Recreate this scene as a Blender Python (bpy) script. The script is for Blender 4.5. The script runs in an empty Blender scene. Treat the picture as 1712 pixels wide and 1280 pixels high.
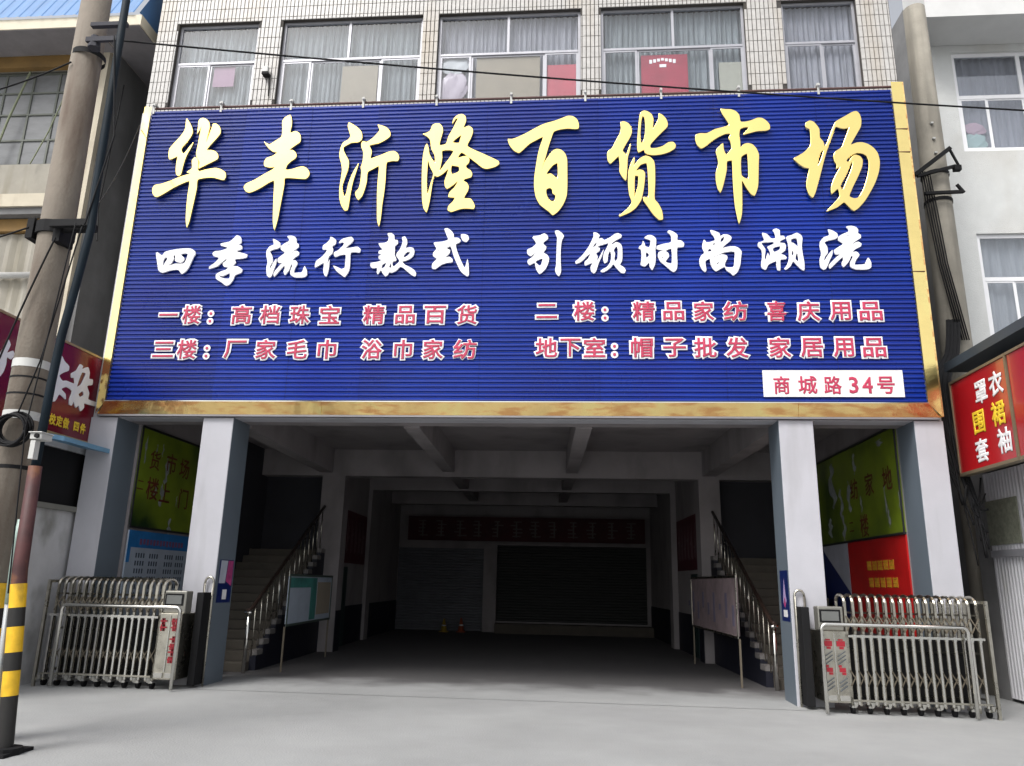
import bpy, math, random
from mathutils import Matrix, Vector
random.seed(7)
S = bpy.context.scene
C = S.collection
R_ = math.radians
# ------------------------------------------------------------- camera
cam = bpy.data.cameras.new('camera'); camo = bpy.data.objects.new('camera', cam); C.objects.link(camo)
F, YAW, PIT, ROL, D = 1284.70, -0.0857, 0.2545, 0.0224, 11.9058
f = Vector((math.sin(YAW)*math.cos(PIT), math.cos(YAW)*math.cos(PIT), math.sin(PIT)))
r0 = Vector((math.cos(YAW), -math.sin(YAW), 0)); u0 = r0.cross(f)
r = math.cos(ROL)*r0 + math.sin(ROL)*u0; u = -math.sin(ROL)*r0 + math.cos(ROL)*u0
M = Matrix((r, u, -f)).transposed().to_4x4(); M.translation = Vector((0, -D, 1.6))
camo.matrix_world = M
cam.sensor_width = 36; cam.lens = F/1712*36; cam.clip_end = 2000; cam.clip_start = .05
S.camera = camo
# ------------------------------------------------------------- world, sun, exposure
W = bpy.data.worlds.new("World"); S.world = W; W.use_nodes = True
nt = W.node_tree; bg = nt.nodes['Background']
sky = nt.nodes.new('ShaderNodeTexSky'); sky.sky_type = 'NISHITA'; sky.sun_disc = False
SUN_EL, SUN_AZ = R_(52), R_(215)          # azimuth clockwise from +Y: behind and left of the camera
sky.sun_elevation = SUN_EL; sky.sun_rotation = SUN_AZ
sky.dust_density = 4; sky.ozone_density = 1; sky.air_density = 1
hs = nt.nodes.new('ShaderNodeHueSaturation'); hs.inputs['Saturation'].default_value = .22
nt.links.new(sky.outputs[0], hs.inputs['Color']); nt.links.new(hs.outputs[0], bg.inputs['Color'])
bg.inputs['Strength'].default_value = .13
sun = bpy.data.lights.new('sun', 'SUN'); suno = bpy.data.objects.new('sun', sun); C.objects.link(suno)
sun.energy = 1.2; sun.angle = R_(22); sun.color = (1, .97, .93)
sd = Vector((math.sin(SUN_AZ)*math.cos(SUN_EL), math.cos(SUN_AZ)*math.cos(SUN_EL), math.sin(SUN_EL)))
suno.rotation_euler = sd.to_track_quat('Z', 'Y').to_euler(); suno.location = (0, -20, 30)
S.view_settings.view_transform = 'Standard'; S.view_settings.look = 'None'
S.view_settings.gamma = 1; S.view_settings.use_curve_mapping = False
S.view_settings.exposure = 0.85
S.cycles.max_bounces = 6; S.cycles.diffuse_bounces = 3; S.cycles.glossy_bounces = 3
S.cycles.transparent_max_bounces = 6; S.cycles.transmission_bounces = 3

# ------------------------------------------------------------- materials
MATS = {}
def mat(name, col, rough=.6, metal=0., var=.12, vs=2.5, bump=0., bs=30., stain=None, spec=.5, stretch=(1, 1, 1), coat=0.):
    if name in MATS: return MATS[name]
    m = bpy.data.materials.new(name); m.use_nodes = True; n = m.node_tree; p = n.nodes['Principled BSDF']
    L = n.links.new
    geo = n.nodes.new('ShaderNodeNewGeometry'); mp = n.nodes.new('ShaderNodeMapping'); mp.inputs['Scale'].default_value = stretch
    L(geo.outputs['Position'], mp.inputs['Vector'])
    no = n.nodes.new('ShaderNodeTexNoise'); no.inputs['Scale'].default_value = vs; no.inputs['Detail'].default_value = 6
    no.inputs['Roughness'].default_value = .62
    L(mp.outputs[0], no.inputs['Vector'])
    rp = n.nodes.new('ShaderNodeMapRange'); rp.inputs[1].default_value = .3; rp.inputs[2].default_value = .7
    rp.inputs[3].default_value = 1-var; rp.inputs[4].default_value = 1+var
    L(no.outputs['Fac'], rp.inputs[0])
    mx = n.nodes.new('ShaderNodeMix'); mx.data_type = 'RGBA'; mx.blend_type = 'MULTIPLY'; mx.inputs[0].default_value = 1
    mx.inputs[6].default_value = (*col, 1); L(rp.outputs[0], mx.inputs[7])
    out = mx.outputs[2]
    if stain:
        sc, scl, lo, hi, amt, st = stain
        mp2 = n.nodes.new('ShaderNodeMapping'); mp2.inputs['Scale'].default_value = st; L(geo.outputs['Position'], mp2.inputs['Vector'])
        n2 = n.nodes.new('ShaderNodeTexNoise'); n2.inputs['Scale'].default_value = scl; n2.inputs['Detail'].default_value = 5
        L(mp2.outputs[0], n2.inputs['Vector'])
        r2 = n.nodes.new('ShaderNodeMapRange'); r2.inputs[1].default_value = lo; r2.inputs[2].default_value = hi; r2.inputs[4].default_value = amt
        L(n2.outputs['Fac'], r2.inputs[0])
        m2 = n.nodes.new('ShaderNodeMix'); m2.data_type = 'RGBA'; L(r2.outputs[0], m2.inputs[0]); L(out, m2.inputs[6]); m2.inputs[7].default_value = (*sc, 1)
        out = m2.outputs[2]
    L(out, p.inputs['Base Color'])
    p.inputs['Roughness'].default_value = rough; p.inputs['Metallic'].default_value = metal
    p.inputs['Specular IOR Level'].default_value = spec; p.inputs['Coat Weight'].default_value = coat
    rr = n.nodes.new('ShaderNodeMapRange'); rr.inputs[3].default_value = max(0.02, rough*.85); rr.inputs[4].default_value = min(1, rough*1.15)
    L(no.outputs['Fac'], rr.inputs[0]); L(rr.outputs[0], p.inputs['Roughness'])
    if bump:
        n3 = n.nodes.new('ShaderNodeTexNoise'); n3.inputs['Scale'].default_value = bs; n3.inputs['Detail'].default_value = 4
        L(mp.outputs[0], n3.inputs['Vector'])
        b = n.nodes.new('ShaderNodeBump'); b.inputs['Strength'].default_value = min(1, bump); b.inputs['Distance'].default_value = .02
        L(n3.outputs['Fac'], b.inputs['Height']); L(b.outputs[0], p.inputs['Normal'])
    MATS[name] = m; return m
def glass(name, tint=(.8, .88, .9), refl=.16):
    m = bpy.data.materials.new(name); m.use_nodes = True; n = m.node_tree; n.nodes.clear(); L = n.links.new
    o = n.nodes.new('ShaderNodeOutputMaterial'); mx = n.nodes.new('ShaderNodeMixShader')
    t = n.nodes.new('ShaderNodeBsdfTransparent'); t.inputs[0].default_value = (*tint, 1)
    g = n.nodes.new('ShaderNodeBsdfGlossy'); g.inputs['Roughness'].default_value = .04
    lw = n.nodes.new('ShaderNodeLayerWeight'); pw = n.nodes.new('ShaderNodeMath'); pw.operation = 'POWER'; pw.inputs[1].default_value = 4; L(lw.outputs['Facing'], pw.inputs[0])
    ad = n.nodes.new('ShaderNodeMath'); ad.operation = 'MULTIPLY_ADD'; ad.inputs[1].default_value = .6; ad.inputs[2].default_value = refl*.5; L(pw.outputs[0], ad.inputs[0])
    L(ad.outputs[0], mx.inputs[0]); L(t.outputs[0], mx.inputs[1]); L(g.outputs[0], mx.inputs[2]); L(mx.outputs[0], o.inputs[0])
    return m
CONC = mat('forecourt_concrete', (.285, .29, .29), .85, var=.13, vs=.45, bump=.35, bs=45, stain=((.19, .19, .195), .22, .52, .72, .5, (1, 1.8, 1)))
PATCH = mat('damp_concrete', (.235, .235, .23), .7, var=.12, vs=1.6, bump=.2, bs=40)
COLP = mat('lilac_white_paint', (.44, .44, .475), .55, var=.07, vs=1.2, bump=.08, bs=60, stain=((.28, .275, .28), 1.5, .56, .78, .6, (1.3, 1.3, .22)))
SIDEP = mat('slate_blue_side', (.12, .148, .178), .5, var=.06, vs=1.2)
INW = mat('grey_interior_paint', (.26, .24, .245), .8, var=.12, vs=1.1, stain=((.11, .10, .105), 1.2, .5, .75, .6, (1, 1, .5)))
DADO = mat('dark_blue_gloss_paint', (.003, .004, .013), .6, var=.25)
TILE = mat('cream_glazed_tile', (.49, .475, .455), .25, var=.12, vs=9, stain=((.36, .27, .15), .8, .52, .80, .65, (1.6, 1, .35)), bump=.04)
GROUT = mat('dark_grout', (.055, .05, .048), .95, stain=((.06, .05, .03), 1, .4, .7, .6, (1, 1, 1)))
ALU = mat('aluminium_frame', (.40, .40, .43), .35, .35, var=.08)
CURT = mat('grey_curtain', (.21, .235, .25), .9, var=.32, vs=3, stretch=(6, 1, .4))
CURT2 = mat('pale_curtain', (.26, .265, .30), .9, var=.3, vs=3, stretch=(6, 1, .4))
GL = glass('window_glass', (.97, .98, .99), .09)
GLD = glass('dusty_glass', (.92, .94, .96), .24)
BLUE = mat('blue_corrugated_panel', (.002, .024, .25), .28, var=.22, vs=.35, stain=((.006, .012, .20), .5, .5, .7, .5, (1, 1, 1)), spec=.45)
n = BLUE.node_tree; p = n.nodes['Principled BSDF']; src = p.inputs['Base Color'].links[0].from_socket
oi = n.nodes.new('ShaderNodeObjectInfo'); mr = n.nodes.new('ShaderNodeMapRange'); mr.inputs[3].default_value = .88; mr.inputs[4].default_value = 1.10; n.links.new(oi.outputs['Random'], mr.inputs[0])
mx = n.nodes.new('ShaderNodeMix'); mx.data_type = 'RGBA'; mx.blend_type = 'MULTIPLY'; mx.inputs[0].default_value = 1; n.links.new(src, mx.inputs[6]); n.links.new(mr.outputs[0], mx.inputs[7]); n.links.new(mx.outputs[2], p.inputs['Base Color'])
GOLD = mat('gold_mirror_sheet', (1.0, .78, .30), .17, 1., var=.06, bump=.35, bs=2.2, stretch=(1, 1, 1.4))
GOLDD = mat('reflection_blotched_gold', (1.0, .72, .30), .22, 1., var=.15, vs=2, bump=.55, bs=3.4, stain=((.72, .34, .13), 4.5, .47, .62, .75, (.6, 1, 2.2)))  # brown blotches paint reflections of the surroundings into the gold
GOLDL = mat('gold_letter_face', (1.0, .76, .27), .15, 1., var=.05, vs=1, bump=.12, bs=1.6)
WHT = mat('white_acrylic_letter', (.82, .82, .84), .3, var=.03)
REDF = mat('red_letter_face', (.48, .035, .09), .35, var=.12, vs=5)
REDS = mat('dark_red_sign_vinyl', (.15, .004, .016), .25, var=.25, vs=1.2, coat=.2)
REDB = mat('bright_red_vinyl', (.42, .010, .010), .3, var=.15)
YEL = mat('yellow_print', (.80, .55, .03), .45, var=.08)
STEEL = mat('stainless_tube', (.46, .44, .38), .28, 1., var=.22, vs=6)
STEELB = mat('polished_stainless', (.66, .65, .61), .14, 1., var=.08)
BLK = mat('black_rubber_and_shade', (.009, .009, .010), .7, spec=.2)  # black parts; also the shade stand-ins at the gates and pipe foot
POLE = mat('pole_concrete', (.20, .172, .14), .9, var=.14, vs=2.2, bump=.3, bs=30, stain=((.08, .05, .035), 1.6, .46, .68, .75, (3, 3, .5)))
POLE2 = mat('grey_pole_concrete', (.27, .25, .21), .9, var=.18, vs=1.8, bump=.3, bs=30, stain=((.13, .12, .10), 1.0, .45, .7, .7, (4, 4, .35)))
PIPED = mat('dark_teal_pipe_paint', (.006, .013, .020), .65, var=.3, spec=.2)
PIPEB = mat('brown_rusted_pipe', (.07, .022, .022), .65, var=.35, vs=5, stain=((.20, .08, .03), 4, .55, .7, .7, (1, 1, 1)))
YB = mat('yellow_reflective_band', (.72, .43, .015), .45, var=.15, vs=8, stain=((.25, .15, .02), 6, .58, .7, .6, (1, 1, .6)))
BB = mat('black_reflective_band', (.012, .011, .010), .5, var=.3)
CREAM = mat('cream_render', (.52, .47, .37), .85, var=.10, vs=2, stain=((.28, .22, .15), 1.4, .52, .75, .6, (2, 2, .5)))
DGREY = mat('grey_cement_render', (.22, .22, .22), .9, var=.2, vs=1.2, bump=.2, stain=((.08, .08, .08), .8, .45, .7, .7, (1, 1, .3)))
LWALL = mat('stained_plaster', (.33, .31, .265), .9, var=.14, vs=1.8, stain=((.22, .20, .15), 1.5, .48, .7, .7, (3, 3, .35)))
OCH = mat('ochre_trim', (.22, .13, .04), .8, var=.2)
ROOFB = mat('blue_roof_sheet', (.075, .19, .40), .4, var=.15, vs=1.5, stretch=(3, 1, .4))
WHW = mat('whitewashed_wall', (.50, .50, .51), .85, var=.10, vs=2, bump=.15, stain=((.18, .18, .16), 1.3, .55, .72, .8, (1, 1, .7)))
RW = mat('pale_pebble_render', (.60, .61, .60), .9, var=.05, vs=3, bump=.6, bs=60, stain=((.42, .38, .32), .6, .55, .8, .6, (1, 1, .5)))
RWF = mat('white_upvc', (.80, .80, .82), .35, var=.03)
SHUT = mat('white_shutter_sheet', (.62, .62, .65), .5, var=.06, stain=((.42, .42, .30), 1.2, .55, .75, .5, (1, 1, .5)))
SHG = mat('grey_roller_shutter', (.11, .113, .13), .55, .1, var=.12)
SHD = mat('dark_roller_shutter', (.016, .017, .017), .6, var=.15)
LIME = mat('lime_green_vinyl', (.17, .24, .015), .35, var=.2, vs=1.2, stain=((.006, .028, .010), .50, .40, .60, .97, (1, 1, 1)))
DRED = mat('faded_dark_red_print', (.10, .016, .010), .5, var=.3)
SKYB = mat('sky_blue_print', (.02, .16, .42), .4, var=.3, vs=2)
PALE = mat('pale_blue_paper', (.36, .42, .50), .5, var=.12)
NAVY = mat('navy_print', (.006, .016, .10), .4)
PINK = mat('magenta_print', (.42, .06, .20), .4, var=.3, vs=8)
STEP = mat('worn_stair_terrazzo', (.075, .065, .052), .8, var=.2, vs=3)
WOOD = mat('dark_wood_handrail', (.035, .02, .015), .5)
BEIGE = mat('beige_board', (.28, .245, .19), .8, var=.08)
PINKB = mat('pink_red_board', (.42, .05, .08), .5, var=.15)
TEAL = mat('teal_notice_print', (.05, .20, .18), .5, var=.35, vs=3)
PLASW = mat('white_plastic', (.50, .50, .48), .45)
CABLE = mat('black_cable', (.009, .009, .010), .7, spec=.2)
ORNG = mat('orange_plastic', (.6, .12, .02), .5)

# ------------------------------------------------------------- mesh building
def worg(o):
    v = Vector((0, 0, 0))
    while o is not None: v += Vector(o.location); o = o.parent
    return v
SKEW = .045
class MB:
    def __init__(s, skew=False): s.v = []; s.f = []; s.skew = skew
    def quad(s, a, b, c, d):
        n = len(s.v); s.v += [a, b, c, d]; s.f.append((n, n+1, n+2, n+3)); return s
    def poly(s, pts):
        n = len(s.v); s.v += list(pts); s.f.append(tuple(range(n, n+len(pts)))); return s
    def box(s, x0, x1, y0, y1, z0, z1):
        n = len(s.v)
        s.v += [(x0,y0,z0),(x1,y0,z0),(x1,y1,z0),(x0,y1,z0),(x0,y0,z1),(x1,y0,z1),(x1,y1,z1),(x0,y1,z1)]
        s.f += [(n,n+3,n+2,n+1),(n+4,n+5,n+6,n+7),(n,n+1,n+5,n+4),(n+1,n+2,n+6,n+5),(n+2,n+3,n+7,n+6),(n+3,n,n+4,n+7)]
        return s
    def bar(s, p, q, w=.03, h=None, up=(0, 0, 1)):
        h = h or w; p = Vector(p); q = Vector(q); d = (q-p).normalized(); U = Vector(up)
        if abs(d.dot(U)) > .98: U = Vector((1, 0, 0))
        a = d.cross(U).normalized()*w/2; b = a.cross(d).normalized()*h/2
        n = len(s.v)
        for P in (p, q): s.v += [tuple(P-a-b), tuple(P+a-b), tuple(P+a+b), tuple(P-a+b)]
        s.f += [(n,n+1,n+2,n+3),(n+7,n+6,n+5,n+4)]+[(n+i, n+4+i, n+4+(i+1) % 4, n+(i+1) % 4) for i in range(4)]
        return s
    def tube(s, pts, rad, k=10, cap=True):
        pts = [Vector(p) for p in pts]; rs = rad if isinstance(rad, (list, tuple)) else [rad]*len(pts)
        base = len(s.v); prev = None
        for i, p in enumerate(pts):
            d = (pts[min(i+1, len(pts)-1)]-pts[max(i-1, 0)]).normalized()
            if prev is None:
                U = Vector((0, 0, 1)) if abs(d.z) < .9 else Vector((1, 0, 0)); a = d.cross(U).normalized()
            else: a = (prev - d*prev.dot(d)).normalized()
            prev = a; b = d.cross(a)
            for j in range(k):
                t = 2*math.pi*j/k; s.v.append(tuple(p+(a*math.cos(t)+b*math.sin(t))*rs[i]))
        for i in range(len(pts)-1):
            for j in range(k):
                a0 = base+i*k+j; a1 = base+i*k+(j+1) % k; s.f.append((a0, a1, a1+k, a0+k))
        if cap:
            s.f.append(tuple(base+j for j in reversed(range(k)))); s.f.append(tuple(base+(len(pts)-1)*k+j for j in range(k)))
        return s
    def mesh(s, name, m, org=Vector((0, 0, 0))):
        me = bpy.data.meshes.new(name); vs = []
        for v in s.v:
            x, y, z = v
            if s.skew: x -= SKEW*max(0, y-1)
            vs.append((x-org.x, y-org.y, z-org.z))
        me.from_pydata(vs, [], s.f); me.update()
        if m: me.materials.append(m)
        return me
    def build(s, name, m, parent=None, smooth=False, bevel=0., kind=None, loc=None):
        org = worg(parent) if parent else (Vector(loc) if loc else Vector((0, 0, 0)))
        me = s.mesh(name, m, org); o = bpy.data.objects.new(name, me); C.objects.link(o)
        if parent: o.parent = parent
        elif loc: o.location = loc
        if smooth:
            for p in me.polygons: p.use_smooth = len(p.vertices) == 4
        if bevel:
            b = o.modifiers.new('bevel', 'BEVEL'); b.width = bevel; b.segments = 2; b.limit_method = 'ANGLE'
        if kind: o['kind'] = kind
        return o
def tag(o, label, cat, group=None):
    o['label'] = label; o['category'] = cat
    if group: o['group'] = group
    return o
def empty(name, loc, label, cat, group=None):
    o = bpy.data.objects.new(name, None); C.objects.link(o); o.location = loc; o.empty_display_size = .2
    return tag(o, label, cat, group)
def inst(src, name, parent, loc=None, rot=None, scale=None):
    o = bpy.data.objects.new(name, src.data); C.objects.link(o); o.parent = parent
    if loc is not None: o.location = Vector(loc)-worg(parent)
    if rot: o.rotation_euler = rot
    if scale: o.scale = scale
    return o
def Box(*a): return MB().box(*a)
FRONT, RIGHTW, LEFTW = (R_(90), 0, 0), (R_(90), 0, R_(90)), (R_(90), 0, R_(-90))
_tm = {}
def glyph_mesh(ch, bev):
    k = (ch, bev)
    if k not in _tm:
        c = bpy.data.curves.new('t', 'FONT'); c.body = ch; c.size = 1; c.bevel_depth = bev; c.resolution_u = 2; c.bevel_resolution = 2 if bev > .05 else 0
        o = bpy.data.objects.new('t', c); C.objects.link(o); dg = bpy.context.evaluated_depsgraph_get()
        me = bpy.data.meshes.new_from_object(o.evaluated_get(dg)); bpy.data.objects.remove(o); bpy.data.curves.remove(c)
        xs = [v.co.x for v in me.vertices]; ys = [v.co.y for v in me.vertices]
        cx, cy = (min(xs)+max(xs))/2, (min(ys)+max(ys))/2
        me.transform(Matrix.Translation((-cx, -cy, 0))); me.name = 'character'
        _tm[k] = (me, max(xs)-min(xs), max(ys)-min(ys))
    return _tm[k]
def glyph(ch, loc, size, m, parent, rot, bev=.02, sx=1., thick=.01, name='character'):
    me, w, h = glyph_mesh(ch, bev)
    if not me.materials: me.materials.append(None)
    o = bpy.data.objects.new(name, me); C.objects.link(o); o.parent = parent
    o.location = Vector(loc)-worg(parent); o.rotation_euler = rot
    o.scale = (size*sx, size, thick/max(bev, .005)/2)
    o.material_slots[0].link = 'OBJECT'; o.material_slots[0].material = m
    return o
def smooth_loop(L):
    n = len(L); out = []
    for i in range(n):
        p0, p1, p2, p3 = L[i-1], L[i], L[(i+1) % n], L[(i+2) % n]
        out.append(tuple(p1))
        d = math.hypot(p2[0]-p1[0], p2[1]-p1[1])
        for t in ((.33, .66) if d > 60 else (.5,)):
            q = []
            for a in (0, 1):
                m1 = (p2[a]-p0[a])*.38; m2 = (p3[a]-p1[a])*.38
                l0 = math.hypot(p1[0]-p0[0], p1[1]-p0[1]) or 1; l2 = math.hypot(p3[0]-p2[0], p3[1]-p2[1]) or 1
                m1 *= min(1, d/l0); m2 *= min(1, d/l2)
                q.append((2*t**3-3*t**2+1)*p1[a]+(t**3-2*t**2+t)*m1+(-2*t**3+3*t**2)*p2[a]+(t**3-t**2)*m2)
            out.append(tuple(q))
    return out
def brush(loops, plane, parent, m, ext, bev, name='character'):
    # brush-written character cut from sheet: closed outlines (millimetres) filled and extruded
    allp = [p for L in loops for p in L]; cx = sum(p[0] for p in allp)/len(allp)/1000; cy = sum(p[1] for p in allp)/len(allp)/1000
    c = bpy.data.curves.new(name, 'CURVE'); c.dimensions = '2D'; c.fill_mode = 'BOTH'; c.extrude = ext; c.bevel_depth = bev; c.bevel_resolution = 1
    for L in loops:
        P = smooth_loop(L); sp = c.splines.new('POLY'); sp.points.add(len(P)-1); sp.use_cyclic_u = True
        for i, p in enumerate(P): sp.points[i].co = (p[0]/1000-cx, p[1]/1000-cy, 0, 1)
    o = bpy.data.objects.new('t', c); C.objects.link(o); dg = bpy.context.evaluated_depsgraph_get()
    me = bpy.data.meshes.new_from_object(o.evaluated_get(dg)); bpy.data.objects.remove(o); bpy.data.curves.remove(c)
    me.name = name; me.materials.clear(); me.materials.append(m)
    o = bpy.data.objects.new(name, me); C.objects.link(o); o.parent = parent
    if plane[0] == 'Y': o.location = Vector((cx, plane[1], cy))-worg(parent); o.rotation_euler = FRONT
    else: o.location = Vector((plane[1], cx, cy))-worg(parent); o.rotation_euler = RIGHTW
    return o
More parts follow.
